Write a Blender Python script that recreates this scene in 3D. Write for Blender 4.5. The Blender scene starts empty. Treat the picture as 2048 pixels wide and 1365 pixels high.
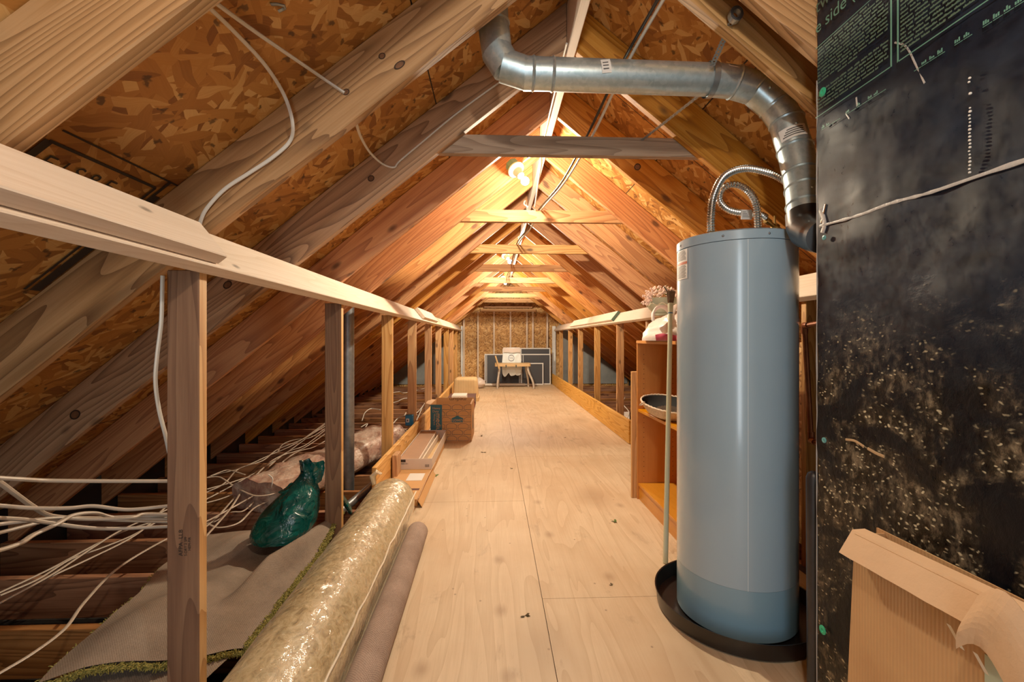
import bpy, bmesh, math, random
from mathutils import Vector as V, Matrix, noise
random.seed(7)
SC = bpy.context.scene
COL = SC.collection
# ---------------------------------------------------------------- camera model
F = 900.0; H = 1.12; TH = math.atan(36/900); CT = math.cos(TH); ST = math.sin(TH)
def D(px, py):
    u = px-1024; return V((ST*F+CT*u, CT*F-ST*u, 678-py))
def pY(px, py, y):
    d = D(px, py); t = y/d.y; return V((d.x*t, y, H+d.z*t))
def pZ(px, py, z):
    d = D(px, py); t = (z-H)/d.z; return V((d.x*t, d.y*t, z))
def pX(px, py, x):
    d = D(px, py); t = x/d.x; return V((x, d.y*t, H+d.z*t))
cam = bpy.data.cameras.new('camera'); co = bpy.data.objects.new('camera', cam); COL.objects.link(co)
co.location = (0, 0, H); co.rotation_euler = (math.pi/2, 0, -TH)
cam.sensor_width = 36; cam.lens = 36*F/2048; cam.shift_y = -4.5/2048; cam.clip_start = .02; cam.clip_end = 60
SC.camera = co
ORD = 'zeroth first second third fourth fifth sixth seventh eighth ninth tenth eleventh twelfth thirteenth fourteenth fifteenth sixteenth seventeenth eighteenth nineteenth twentieth twenty-first twenty-second twenty-third twenty-fourth twenty-fifth twenty-sixth twenty-seventh twenty-eighth twenty-ninth thirtieth'.split()
# ---------------------------------------------------------------- node helpers
def nd(nt, t, ins=None, **pr):
    n = nt.nodes.new(t)
    for k, v in pr.items(): setattr(n, k, v)
    for k, v in (ins or {}).items():
        s = n.inputs[k]
        if isinstance(v, bpy.types.NodeSocket): nt.links.new(v, s)
        else: s.default_value = v
    return n
def ma(nt, op, a, b=0.0, c=0.0):
    return nd(nt, 'ShaderNodeMath', {0: a, 1: b, 2: c}, operation=op).outputs[0]
def ramp(nt, fac, stops, interp='LINEAR'):
    r = nt.nodes.new('ShaderNodeValToRGB'); cr = r.color_ramp; cr.interpolation = interp
    while len(cr.elements) < len(stops): cr.elements.new(.5)
    for e, (p, c) in zip(cr.elements, stops):
        e.position = p; e.color = (c, c, c, 1) if not hasattr(c, '__len__') else (*c, 1)
    nt.links.new(fac, r.inputs[0]); return r.outputs[0]
def mixc(nt, fac, a, b, mode='MIX'):
    n = nd(nt, 'ShaderNodeMix', data_type='RGBA', blend_type=mode)
    for i, v in ((0, fac), (6, a), (7, b)):
        if isinstance(v, bpy.types.NodeSocket): nt.links.new(v, n.inputs[i])
        else: n.inputs[i].default_value = (*v, 1) if hasattr(v, '__len__') else v
    return n.outputs[2]
def rgb(s):
    s = s.lstrip('#'); c = [int(s[i:i+2], 16)/255 for i in (0, 2, 4)]
    return tuple(x/12.92 if x <= .04045 else ((x+.055)/1.055)**2.4 for x in c)
def new_mat(name):
    m = bpy.data.materials.new(name); m.use_nodes = True; nt = m.node_tree
    b = nt.nodes['Principled BSDF']; return m, nt, b
def setb(nt, b, **k):
    for a, v in k.items():
        a = a.replace('_', ' ')
        if isinstance(v, bpy.types.NodeSocket): nt.links.new(v, b.inputs[a])
        else: b.inputs[a].default_value = (*v, 1) if hasattr(v, '__len__') else v
def bump(nt, b, h, st=.3, dist=.005):
    n = nd(nt, 'ShaderNodeBump', {'Height': h, 'Strength': st, 'Distance': dist}); nt.links.new(n.outputs[0], b.inputs['Normal'])
def coords(nt, scale=(1, 1, 1), rnd=True, rot=(0, 0, 0)):
    tc = nt.nodes.new('ShaderNodeTexCoord'); v = tc.outputs['Object']
    if rnd:
        oi = nt.nodes.new('ShaderNodeObjectInfo'); r = oi.outputs['Random']
        c = nd(nt, 'ShaderNodeCombineXYZ', {0: ma(nt, 'MULTIPLY', r, 41.), 1: ma(nt, 'MULTIPLY', r, 13.), 2: ma(nt, 'MULTIPLY', r, 7.)})
        v = nd(nt, 'ShaderNodeVectorMath', {0: v, 1: c.outputs[0]}, operation='ADD').outputs[0]
    return nd(nt, 'ShaderNodeMapping', {'Vector': v, 'Scale': scale, 'Rotation': rot}).outputs[0]
def noi(nt, vec, scale=1., detail=3., rough=.5, dist=0.):
    return nd(nt, 'ShaderNodeTexNoise', {'Vector': vec, 'Scale': scale, 'Detail': detail, 'Roughness': rough, 'Distortion': dist}).outputs[0]
# ---------------------------------------------------------------- materials
def wood(name, dark, mid, light, axis=0, ring=13., knots=.10, var=.25, rough=.62, contrast=1.):
    """sawn softwood: contour-like growth rings stretched along the board, fine fibres, sparse knots"""
    m, nt, b = new_mat(name)
    def sc(a, c):
        s = [c, c, c]; s[axis] = a; return tuple(s)
    n1 = noi(nt, coords(nt, sc(.4, 5.5)), 1., 2., .35, .2)
    rings = ma(nt, 'FRACT', ma(nt, 'MULTIPLY', n1, ring*1.7))
    fib = noi(nt, coords(nt, sc(4., 140.)), 1., 4., .65)
    blot = noi(nt, coords(nt, sc(.8, 2.5)), 1., 3., .5)
    f = ma(nt, 'ADD', ma(nt, 'MULTIPLY', ma(nt, 'POWER', rings, 2.2), .42*contrast), ma(nt, 'MULTIPLY', fib, .62))
    f = ma(nt, 'ADD', f, ma(nt, 'MULTIPLY', ma(nt, 'SUBTRACT', blot, .5), .35))
    c = ramp(nt, f, [(.2, light), (.5, mid), (.95, dark)])
    vo = nd(nt, 'ShaderNodeTexVoronoi', {'Vector': coords(nt, sc(3.0, 6.5)), 'Scale': 1.}).outputs['Distance']
    vo = ma(nt, 'ADD', vo, ma(nt, 'MULTIPLY', ma(nt, 'SUBTRACT', fib, .5), .06))
    k = ramp(nt, vo, [(knots*.7, 1.), (knots*1.35, .0)])
    c = mixc(nt, ma(nt, 'MULTIPLY', k, .8), c, tuple(x*.28 for x in dark))
    oi = nt.nodes.new('ShaderNodeObjectInfo')
    val = ma(nt, 'ADD', ma(nt, 'MULTIPLY', oi.outputs['Random'], var), 1-var/2)
    r2 = ma(nt, 'FRACT', ma(nt, 'MULTIPLY', oi.outputs['Random'], 17.3))
    hs = nd(nt, 'ShaderNodeHueSaturation', {'Hue': ma(nt, 'ADD', ma(nt, 'MULTIPLY', r2, .01), .494), 'Saturation': ma(nt, 'ADD', ma(nt, 'MULTIPLY', r2, .2), .9), 'Value': val, 'Color': c})
    setb(nt, b, Base_Color=hs.outputs[0], Roughness=rough)
    bump(nt, b, f, .12, .003)
    return m
def osb(name, cols, scale=1., seams=False, ax='xz', dark=1.):
    m, nt, b = new_mat(name)
    tc = nt.nodes.new('ShaderNodeTexCoord')
    sp = nd(nt, 'ShaderNodeSeparateXYZ', {0: tc.outputs['Object']})
    o = {'x': sp.outputs[0], 'y': sp.outputs[1], 'z': sp.outputs[2]}
    p = nd(nt, 'ShaderNodeCombineXYZ', {0: o[ax[0]], 1: o[ax[1]], 2: 0.}).outputs[0]
    w = nd(nt, 'ShaderNodeTexNoise', {'Vector': p, 'Scale': 5*scale, 'Detail': 2.}).outputs['Color']
    p2 = nd(nt, 'ShaderNodeVectorMath', {0: p, 1: nd(nt, 'ShaderNodeVectorMath', {0: w, 1: (.09, .09, 0)}, operation='MULTIPLY').outputs[0]}, operation='ADD').outputs[0]
    layers = []
    for i, ang in enumerate((.35, 1.25, -.7, 2.3)):
        mp = nd(nt, 'ShaderNodeMapping', {'Vector': p2, 'Rotation': (0, 0, ang), 'Location': (i*3.7, i*1.3, 0)}).outputs[0]
        mp2 = nd(nt, 'ShaderNodeMapping', {'Vector': mp, 'Scale': (11*scale, 38*scale, 1)}).outputs[0]
        vo = nd(nt, 'ShaderNodeTexVoronoi', {'Vector': mp2, 'Scale': 1., 'Randomness': 1.}, voronoi_dimensions='2D')
        fb = noi(nt, nd(nt, 'ShaderNodeMapping', {'Vector': mp, 'Scale': (12*scale, 240*scale, 1)}).outputs[0], 1., 2.)
        r = nd(nt, 'ShaderNodeSeparateColor', {0: vo.outputs['Color']})
        layers.append((ma(nt, 'ADD', ma(nt, 'MULTIPLY', r.outputs[0], .85), ma(nt, 'MULTIPLY', fb, .25)), r.outputs[1], vo.outputs['Distance']))
    f, pri, _ = layers[0]
    for g, q, dd in layers[1:]:
        s = ma(nt, 'GREATER_THAN', q, ma(nt, 'ADD', pri, 0.))
        nm = nt.nodes.new('ShaderNodeMix'); nt.links.new(s, nm.inputs[0]); nt.links.new(f, nm.inputs[2]); nt.links.new(g, nm.inputs[3]); f = nm.outputs[0]
        pri = ma(nt, 'MAXIMUM', pri, q)
    c = ramp(nt, f, [(.1, cols[0]), (.4, cols[1]), (.72, cols[2]), (1., cols[3])])
    big = noi(nt, nd(nt, 'ShaderNodeMapping', {'Vector': p, 'Scale': (1.2, 1.2, 1)}).outputs[0], 1., 3.)
    c = mixc(nt, .75, c, ramp(nt, big, [(.3, .78*dark), (.7, 1.1*dark)]), 'MULTIPLY')
    sp2 = nd(nt, 'ShaderNodeTexVoronoi', {'Vector': nd(nt, 'ShaderNodeVectorMath', {0: p2, 1: nd(nt, 'ShaderNodeVectorMath', {0: nd(nt, 'ShaderNodeTexNoise', {'Vector': p, 'Scale': 40.}).outputs['Color'], 1: (.05, .05, 0)}, operation='MULTIPLY').outputs[0]}, operation='ADD').outputs[0], 'Scale': 13.*scale}, voronoi_dimensions='2D')
    sm = ma(nt, 'MULTIPLY', ramp(nt, sp2.outputs['Distance'], [(.08, .75), (.15, 0.)]), ma(nt, 'GREATER_THAN', nd(nt, 'ShaderNodeSeparateColor', {0: sp2.outputs['Color']}).outputs[0], .55))
    c = mixc(nt, sm, c, (.03, .012, .006))
    if seams:
        for a, st, of in ((ax[0], 2.44, .6), (ax[1], 1.22, .35)):
            fr = ma(nt, 'FRACT', ma(nt, 'ADD', ma(nt, 'DIVIDE', o[a], st), of))
            c = mixc(nt, ma(nt, 'LESS_THAN', fr, .006/st), c, (.006, .003, .002))
    setb(nt, b, Base_Color=c, Roughness=.6)
    bump(nt, b, f, .25, .004)
    return m
def plain(name, col, rough=.5, metal=0., var=0., vscale=8., bmp=0., bscale=60., **kw):
    m, nt, b = new_mat(name)
    c = col
    if var:
        n = noi(nt, coords(nt, rnd=False), vscale, 4., .6)
        c = mixc(nt, ramp(nt, n, [(.3, 0.), (.7, 1.)]), tuple(x*(1-var) for x in col), tuple(min(1, x*(1+var)) for x in col))
    setb(nt, b, Base_Color=c, Roughness=rough, Metallic=metal)
    for k, v in kw.items(): setb(nt, b, **{k: v})
    if bmp: bump(nt, b, noi(nt, coords(nt, rnd=False), bscale, 4., .6), bmp, .01)
    return m
MT = {}
MT['rafter'] = wood('rafter_pine', rgb('7d4824'), rgb('b57538'), rgb('cf9452'), knots=.11, var=.4)
MT['rafterg'] = wood('weathered_pine', rgb('7a5636'), rgb('a57b50'), rgb('ba9166'), ring=17., knots=.10, var=.12, contrast=1.45)
MT['tieg'] = wood('grey_pine', rgb('6f553e'), rgb('93765a'), rgb('ab8f72'), knots=.1, var=.1)
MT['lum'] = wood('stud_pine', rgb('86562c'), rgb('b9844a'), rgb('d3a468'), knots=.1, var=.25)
MT['lum_shaded'] = wood('shaded_stud_pine', rgb('5f4029'), rgb('7d573b'), rgb('936c4b'), knots=.1, var=.1)  # stud pine darkened in colour to hold the shade on the unlit fronts
MT['pale'] = wood('pale_pine', rgb('c4a88e'), rgb('d8c2ab'), rgb('e2d0bd'), knots=.06, var=.08, contrast=.5)
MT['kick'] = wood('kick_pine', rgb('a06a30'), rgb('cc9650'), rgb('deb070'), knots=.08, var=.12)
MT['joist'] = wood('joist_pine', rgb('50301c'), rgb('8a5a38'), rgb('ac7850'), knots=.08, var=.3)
MT['osb'] = osb('roof_osb', [rgb('844e1e'), rgb('ac7030'), rgb('c28640'), rgb('dcae6c')], 1., True)
MT['osbw'] = osb('gable_osb', [rgb('80501f'), rgb('b5813f'), rgb('cf9c58'), rgb('e5bd80')], 1.3, False)
def plywood():
    m, nt, b = new_mat('floor_plywood')
    n1 = noi(nt, coords(nt, (5, .5, 1), False), 1., 2., .5, .5)
    rings = ma(nt, 'POWER', ma(nt, 'FRACT', ma(nt, 'MULTIPLY', n1, 9.)), 2.)
    fib = noi(nt, coords(nt, (110, 4, 1), False), 1., 4., .65)
    f = ma(nt, 'ADD', ma(nt, 'MULTIPLY', rings, .26), ma(nt, 'MULTIPLY', fib, .5))
    c = ramp(nt, f, [(.1, rgb('d6bf9f')), (.45, rgb('c3a988')), (.9, rgb('a88a68'))])
    bl = noi(nt, coords(nt, (1, 1, 1), False), 1.6, 5., .6)
    c = mixc(nt, ramp(nt, bl, [(.38, .45), (.6, 0.)]), c, rgb('b8956f'))
    st = noi(nt, coords(nt, (2.2, 1., 1), False), 2.3, 6., .7, .4)
    c = mixc(nt, ramp(nt, st, [(.6, 0.), (.76, .55)]), c, rgb('6d4f38'))
    def dots(sc, lo, hi, keep, op, col, c, wob):
        v = nd(nt, 'ShaderNodeTexVoronoi', {'Vector': coords(nt, sc, False), 'Scale': 1.}, voronoi_dimensions='2D')
        d = ma(nt, 'ADD', v.outputs['Distance'], ma(nt, 'MULTIPLY', ma(nt, 'SUBTRACT', fib, .5), wob))
        k = ma(nt, 'GREATER_THAN', nd(nt, 'ShaderNodeSeparateColor', {0: v.outputs['Color']}).outputs[0], keep)
        return mixc(nt, ma(nt, 'MULTIPLY', ramp(nt, d, [(lo, op), (hi, 0.)]), k), c, col)
    c = dots((3.6, 2.2, 0), .02, .13, .7, .5, rgb('8a6848'), c, .16)
    c = dots((8., 7., 0), .02, .05, .82, .55, rgb('5a4130'), c, .04)
    c = dots((1.9, 1.1, 0), .06, .3, .6, .35, rgb('8d7052'), c, .2)
    setb(nt, b, Base_Color=c, Roughness=.55); bump(nt, b, f, .06, .003)
    return m
MT['ply'] = plywood()
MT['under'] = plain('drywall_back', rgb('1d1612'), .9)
MT['greypanel'] = plain('grey_wrap', rgb('8f918f'), .45, var=.2, vscale=3., bmp=.3, bscale=7.)
MT['whitestrip'] = plain('white_wrap', rgb('e6e8e6'), .4, var=.12, vscale=5., bmp=.2, bscale=12.)
def galv():
    m, nt, b = new_mat('galvanised_steel')
    vo = nd(nt, 'ShaderNodeTexVoronoi', {'Vector': coords(nt, rnd=False), 'Scale': 70.}).outputs['Color']
    v = nd(nt, 'ShaderNodeSeparateColor', {0: vo}).outputs[0]
    n = noi(nt, coords(nt, rnd=False), 14., 4., .7)
    c = ramp(nt, ma(nt, 'ADD', ma(nt, 'MULTIPLY', v, .3), ma(nt, 'MULTIPLY', n, .7)), [(.25, rgb('a3b8bf')), (.75, rgb('c3d3d8'))])
    setb(nt, b, Base_Color=c, Metallic=.72, Roughness=.33)
    return m
MT['galv'] = galv()
MT['ductsteel'] = plain('dull_steel', rgb('8b8d90'), .42, .85, var=.2, vscale=20.)
MT['heater'] = plain('heater_enamel', rgb('93adbf'), .24, 0., var=.03, vscale=3., Coat_Weight=.6, Coat_Roughness=.14)
MT['hseam'] = plain('heater_seam', rgb('c3d2d8'), .3)
MT['film'] = plain('heater_film', rgb('789cb1'), .3, 0., Coat_Weight=.4)
MT['black'] = plain('black_plastic', rgb('1a1716'), .33, var=.2)
MT['blackpipe'] = plain('black_foam', rgb('26262a'), .4, var=.25, vscale=30.)
MT['flash'] = plain('black_rubber', rgb('16181b'), .5)
MT['white'] = plain('white_plastic', rgb('d9d6cf'), .4)
MT['paper'] = plain('white_label', rgb('dcd9d4'), .5)
MT['ink'] = plain('dark_ink', rgb('4d4a4a'), .6)
MT['inkbrown'] = plain('stamp_ink', rgb('2c211a'), .7)
MT['orange'] = plain('orange_stripe', rgb('c05a30'), .5)
MT['cable'] = plain('white_cable', rgb('b9a794'), .45, var=.08)
MT['cablew'] = plain('bright_cable', rgb('d8d2c6'), .4)
MT['cableb'] = plain('black_cable', rgb('1c1a19'), .4)
MT['copper'] = plain('old_copper', rgb('8e5a40'), .4, .8, var=.25, vscale=25.)
MT['brass'] = plain('brass', rgb('a48850'), .35, .9)
MT['chrome'] = plain('braided_steel', rgb('c9c6c2'), .22, 1.)
MT['strap'] = plain('strap_steel', rgb('9aa2a6'), .35, .85)
MT['tealbox'] = plain('teal_box', rgb('4f7c80'), .5)
MT['bluebox'] = plain('blue_box', rgb('1f6f9c'), .45)
MT['lam'] = wood('orange_laminate', rgb('b0702c'), rgb('c07c34'), rgb('c8863c'), axis=2, knots=0., var=.02, rough=.35, contrast=.25)
MT['lamh'] = wood('orange_laminate_shelf', rgb('b0702c'), rgb('c07c34'), rgb('ca8a42'), axis=1, knots=0., var=.02, rough=.3, contrast=.25)
MT['card'] = plain('cardboard', rgb('b98a58'), .75, var=.06, vscale=6.)
MT['cardbox'] = plain('box_cardboard', rgb('c4935c'), .7, var=.05, vscale=5.)
MT['cardin'] = plain('cardboard_inside', rgb('c49a68'), .75)
def corr(name, base, dk, freq, axis=1):
    m, nt, b = new_mat(name)
    tc = nt.nodes.new('ShaderNodeTexCoord'); sp = nd(nt, 'ShaderNodeSeparateXYZ', {0: tc.outputs['Object']})
    wv = ma(nt, 'SINE', ma(nt, 'MULTIPLY', sp.outputs[axis], freq))
    n = noi(nt, coords(nt, (3, 3, 3), False), 2., 4.)
    f = ma(nt, 'ADD', ma(nt, 'MULTIPLY', wv, .07), n)
    setb(nt, b, Base_Color=ramp(nt, f, [(.25, dk), (.75, base)]), Roughness=.75); bump(nt, b, wv, .15, .003)
    return m
MT['corr'] = corr('corrugated_card', rgb('c99f6d'), rgb('b5885a'), 760)
MT['flap'] = plain('card_flap', rgb('d0ab84'), .75, var=.05, vscale=8., bmp=.2, bscale=30.)
MT['tape'] = plain('pale_tape', rgb('d9cdb8'), .3)
MT['mint'] = plain('pale_green_label', rgb('b7c4ac'), .6)
MT['teal'] = plain('teal_print', rgb('1f5f70'), .55)
MT['tealdark'] = plain('teal_line', rgb('27505a'), .6)
MT['traywhite'] = plain('tray_white', rgb('cbb9aa'), .6, var=.05)
MT['trayin'] = plain('tray_inside', rgb('cba878'), .7)
MT['brownboard'] = plain('brown_board', rgb('a98468'), .6, var=.06)
MT['tan'] = corr('tan_plastic', rgb('cfb080'), rgb('bf9e6c'), 140, 0)
MT['red'] = plain('dull_red', rgb('7e3535'), .5)
MT['darkred'] = plain('dark_redbrown', rgb('54302a'), .6)
MT['screen'] = plain('insect_mesh', rgb('34353c'), .55)
MT['screenw'] = plain('screen_frame', rgb('d3d3d2'), .4)
MT['chairmetal'] = plain('worn_metal', rgb('bdb4a8'), .4, .2, var=.15, vscale=20.)
MT['chairtan'] = plain('tan_vinyl', rgb('c9a878'), .45)
MT['bagblue'] = plain('pale_blue_bag', rgb('e6f3f8'), .35, bmp=.2, bscale=8.)
MT['bagink'] = plain('grey_print', rgb('7d7f95'), .5)
MT['foam'] = plain('speckled_foam', rgb('e6dccf'), .8, var=.12, vscale=60.)
MT['bagwhite'] = plain('white_bag', rgb('d6cac2'), .35, bmp=.35, bscale=16., Subsurface_Weight=.1)
MT['bagred'] = plain('pink_print', rgb('a8384e'), .45)
MT['mintpot'] = plain('mint_ceramic', rgb('b4bfac'), .35)
MT['mintpot2'] = plain('pale_ceramic', rgb('d0cdb8'), .4)
MT['petal'] = plain('pink_petals', rgb('efd4c6'), .6, var=.15, vscale=60.)
MT['leaf'] = plain('leaf_green', rgb('66702c'), .6, var=.2)
MT['darkgrn'] = plain('dark_metal', rgb('2e3a36'), .4)
MT['bristle'] = plain('brown_bristles', rgb('6a4c33'), .8, var=.3, vscale=80.)
MT['polew'] = plain('pale_pole', rgb('bcbfa4'), .35)
MT['blueband'] = plain('blue_band', rgb('2f5f8f'), .4)
MT['wicker'] = plain('pale_wicker', rgb('cdb9a0'), .7, var=.25, vscale=90.)
MT['basketin'] = plain('black_lining', rgb('0a0807'), .85)
MT['soil'] = plain('dry_soil', rgb('3a2a1c'), .9, var=.4, vscale=120.)
MT['yellow'] = plain('yellow_handle', rgb('d8a81e'), .4)
MT['greentape'] = plain('green_tape', rgb('4f6552'), .5)
MT['capgreen'] = plain('green_cap', rgb('2bb184'), .4)
MT['capblue'] = plain('blue_cap', rgb('5a9a9c'), .35)
MT['print'] = plain('green_print', rgb('5c8f7e'), .5)
MT['printd'] = plain('faded_print', rgb('4d6656'), .55)
MT['seam'] = plain('white_seam', rgb('a8a6a4'), .35, bmp=.3, bscale=40.)
MT['sliver'] = plain('pale_sliver', rgb('b08f68'), .7)
MT['dryleaf'] = plain('dry_leaf', rgb('50401f'), .8, var=.3, vscale=60.)
MT['greenleaf'] = plain('green_leaf', rgb('4c6b22'), .7)
def greenbag():
    m, nt, b = new_mat('green_bag_film')
    n = noi(nt, coords(nt, rnd=False), 9., 4., .55, .8)
    setb(nt, b, Base_Color=ramp(nt, n, [(.3, rgb('022e30')), (.75, rgb('0b655c'))]), Roughness=.22, Transmission_Weight=.1)
    bump(nt, b, noi(nt, coords(nt, rnd=False), 13., 3., .5, 1.2), .7, .03); return m
MT['greenbag'] = greenbag()
def insul():
    m, nt, b = new_mat('pink_insulation_wrap')
    n = noi(nt, coords(nt, (1, .35, 1), False), 12., 5., .6, .6)
    setb(nt, b, Base_Color=ramp(nt, n, [(.3, rgb('7d4f48')), (.48, rgb('ab8a78')), (.7, rgb('d0bfae'))]), Roughness=.35)
    bump(nt, b, noi(nt, coords(nt, rnd=False), 18., 4., .6, 1.), .7, .02); return m
MT['insul'] = insul()
def rollm():
    m, nt, b = new_mat('wrapped_roll')
    v = coords(nt, (1, .6, 1), False)
    n = noi(nt, v, 40., 5., .7, 1.2); n2 = noi(nt, v, 4., 3.)
    c = ramp(nt, n, [(.3, rgb('776546')), (.45, rgb('a8946c')), (.6, rgb('c4b28c')), (.78, rgb('ddd0b2'))])
    c = mixc(nt, ramp(nt, n2, [(.4, 0.), (.7, .4)]), c, rgb('d0bd98'))
    setb(nt, b, Base_Color=c, Roughness=.45, Coat_Weight=1., Coat_Roughness=.14)
    vo = nd(nt, 'ShaderNodeTexVoronoi', {'Vector': nd(nt, 'ShaderNodeVectorMath', {0: coords(nt, (1, .8, 1), False), 1: nd(nt, 'ShaderNodeVectorMath', {0: nd(nt, 'ShaderNodeTexNoise', {'Vector': coords(nt, rnd=False), 'Scale': 7., 'Detail': 3.}).outputs['Color'], 1: (.25, .25, .25)}, operation='MULTIPLY').outputs[0]}, operation='ADD').outputs[0], 'Scale': 11.}, feature='SMOOTH_F1').outputs['Distance']
    h = ma(nt, 'ADD', vo, ma(nt, 'MULTIPLY', noi(nt, coords(nt, rnd=False), 45., 3.), .25))
    bn = nd(nt, 'ShaderNodeBump', {'Height': h, 'Strength': .75, 'Distance': .03}); nt.links.new(bn.outputs[0], b.inputs['Coat Normal'])
    bump(nt, b, n, .3, .01); return m
MT['roll'] = rollm()
def clearfilm():
    m, nt, b = new_mat('loose_film')
    setb(nt, b, Base_Color=rgb('d8c9a6'), Roughness=.2, Alpha=.45)
    bump(nt, b, noi(nt, coords(nt, (1, .4, 1), False), 16., 4., .6, .8), .5, .02); return m
MT['clear'] = clearfilm()
def weave(name, a, c_, f=900.):
    m, nt, b = new_mat(name)
    tc = nt.nodes.new('ShaderNodeTexCoord'); sp = nd(nt, 'ShaderNodeSeparateXYZ', {0: tc.outputs['Object']})
    s = ma(nt, 'MULTIPLY', ma(nt, 'SINE', ma(nt, 'MULTIPLY', sp.outputs[0], f)), ma(nt, 'SINE', ma(nt, 'MULTIPLY', sp.outputs[1], f)))
    n = noi(nt, coords(nt, rnd=False), 5., 5., .6); n3 = noi(nt, coords(nt, rnd=False), 260., 2.)
    g = ma(nt, 'ADD', ma(nt, 'MULTIPLY', s, .13), ma(nt, 'ADD', ma(nt, 'MULTIPLY', n, .6), ma(nt, 'MULTIPLY', n3, .4)))
    setb(nt, b, Base_Color=ramp(nt, g, [(.25, a), (.75, c_)]), Roughness=.9); bump(nt, b, g, .3, .003); return m
MT['jute'] = weave('jute_backing', rgb('5f4f42'), rgb('a08c79'), 800)
MT['rollcarpet'] = weave('carpet_backing', rgb('6a5346'), rgb('b8a192'), 700)
MT['pile'] = plain('olive_pile', rgb('8a7f3c'), .9, var=.5, vscale=140.)
def wrapm():
    m, nt, b = new_mat('black_foil_facing')
    tc = nt.nodes.new('ShaderNodeTexCoord'); sp = nd(nt, 'ShaderNodeSeparateXYZ', {0: tc.outputs['Object']})
    low = ramp(nt, sp.outputs[2], [(.05, 1.), (1., 0.)])
    v = coords(nt, (1, 1, 1.6), False)
    n = noi(nt, v, 9., 6., .6, .4); n2 = noi(nt, coords(nt, (1, 1, .75), False), 42., 6., .68, .2)
    c = ramp(nt, n, [(.35, rgb('0b111c')), (.72, rgb('1f2938'))])
    sz = ma(nt, 'SUBTRACT', 1.16, sp.outputs[2])
    lowm = ramp(nt, ma(nt, 'ADD', ma(nt, 'MULTIPLY', sz, 1.6), ma(nt, 'MULTIPLY', n, .9)), [(.4, 0.), (.8, 1.)])
    clus = ramp(nt, noi(nt, coords(nt, (1, 1, 1.3), False, (.4, 0, 0)), 4.2, 5., .62, .5), [(.45, 0.), (.55, 1.)])
    low_c = mixc(nt, clus, rgb('0a0d13'), ramp(nt, n2, [(.34, rgb('0a0908')), (.5, rgb('2b251d')), (.64, rgb('6b5f4d')), (.8, rgb('a99c80'))]))
    c = mixc(nt, lowm, c, low_c)
    wv = nd(nt, 'ShaderNodeVectorMath', {0: v, 1: nd(nt, 'ShaderNodeVectorMath', {0: nd(nt, 'ShaderNodeTexNoise', {'Vector': v, 'Scale': 30.}).outputs['Color'], 1: (.03, .03, .03)}, operation='MULTIPLY').outputs[0]}, operation='ADD').outputs[0]
    vo = nd(nt, 'ShaderNodeTexVoronoi', {'Vector': wv, 'Scale': 62.}); keep = ma(nt, 'GREATER_THAN', nd(nt, 'ShaderNodeSeparateColor', {0: vo.outputs['Color']}).outputs[0], .4)
    speck = ma(nt, 'MULTIPLY', ma(nt, 'MULTIPLY', ramp(nt, vo.outputs['Distance'], [(.14, .9), (.3, 0.)]), keep), ma(nt, 'MULTIPLY', lowm, clus))
    c = mixc(nt, speck, c, rgb('d2c6a4'))
    setb(nt, b, Base_Color=c, Roughness=ramp(nt, n2, [(.3, .25), (.7, .5)]), Specular_IOR_Level=.22)
    h = ma(nt, 'ADD', ma(nt, 'MULTIPLY', noi(nt, v, 5., 2., .45, .3), .8), ma(nt, 'MULTIPLY', ma(nt, 'MULTIPLY', n2, lowm), .45))
    bump(nt, b, h, .4, .015); return m
MT['wrap'] = wrapm()
def bulbm():
    m = bpy.data.materials.new('lit_bulb'); m.use_nodes = True; nt = m.node_tree; nt.nodes.clear()
    e = nd(nt, 'ShaderNodeEmission', {'Color': (1, .93, .82, 1), 'Strength': 9.}); t = nt.nodes.new('ShaderNodeBsdfTransparent')
    s = nt.nodes.new('ShaderNodeAddShader'); nt.links.new(e.outputs[0], s.inputs[0]); nt.links.new(t.outputs[0], s.inputs[1])
    o = nt.nodes.new('ShaderNodeOutputMaterial'); nt.links.new(s.outputs[0], o.inputs[0]); return m
MT['bulb'] = bulbm()
MT['knot'] = plain('knot_core', rgb('6b4428'), .7, var=.3, vscale=60.)
MT['knotr'] = plain('knot_ring', rgb('33200f'), .8)
NEARW, DAYW, AMB, EXPO, BULBW, BSM = 31., 16., .28, .22, 155., .5
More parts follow.
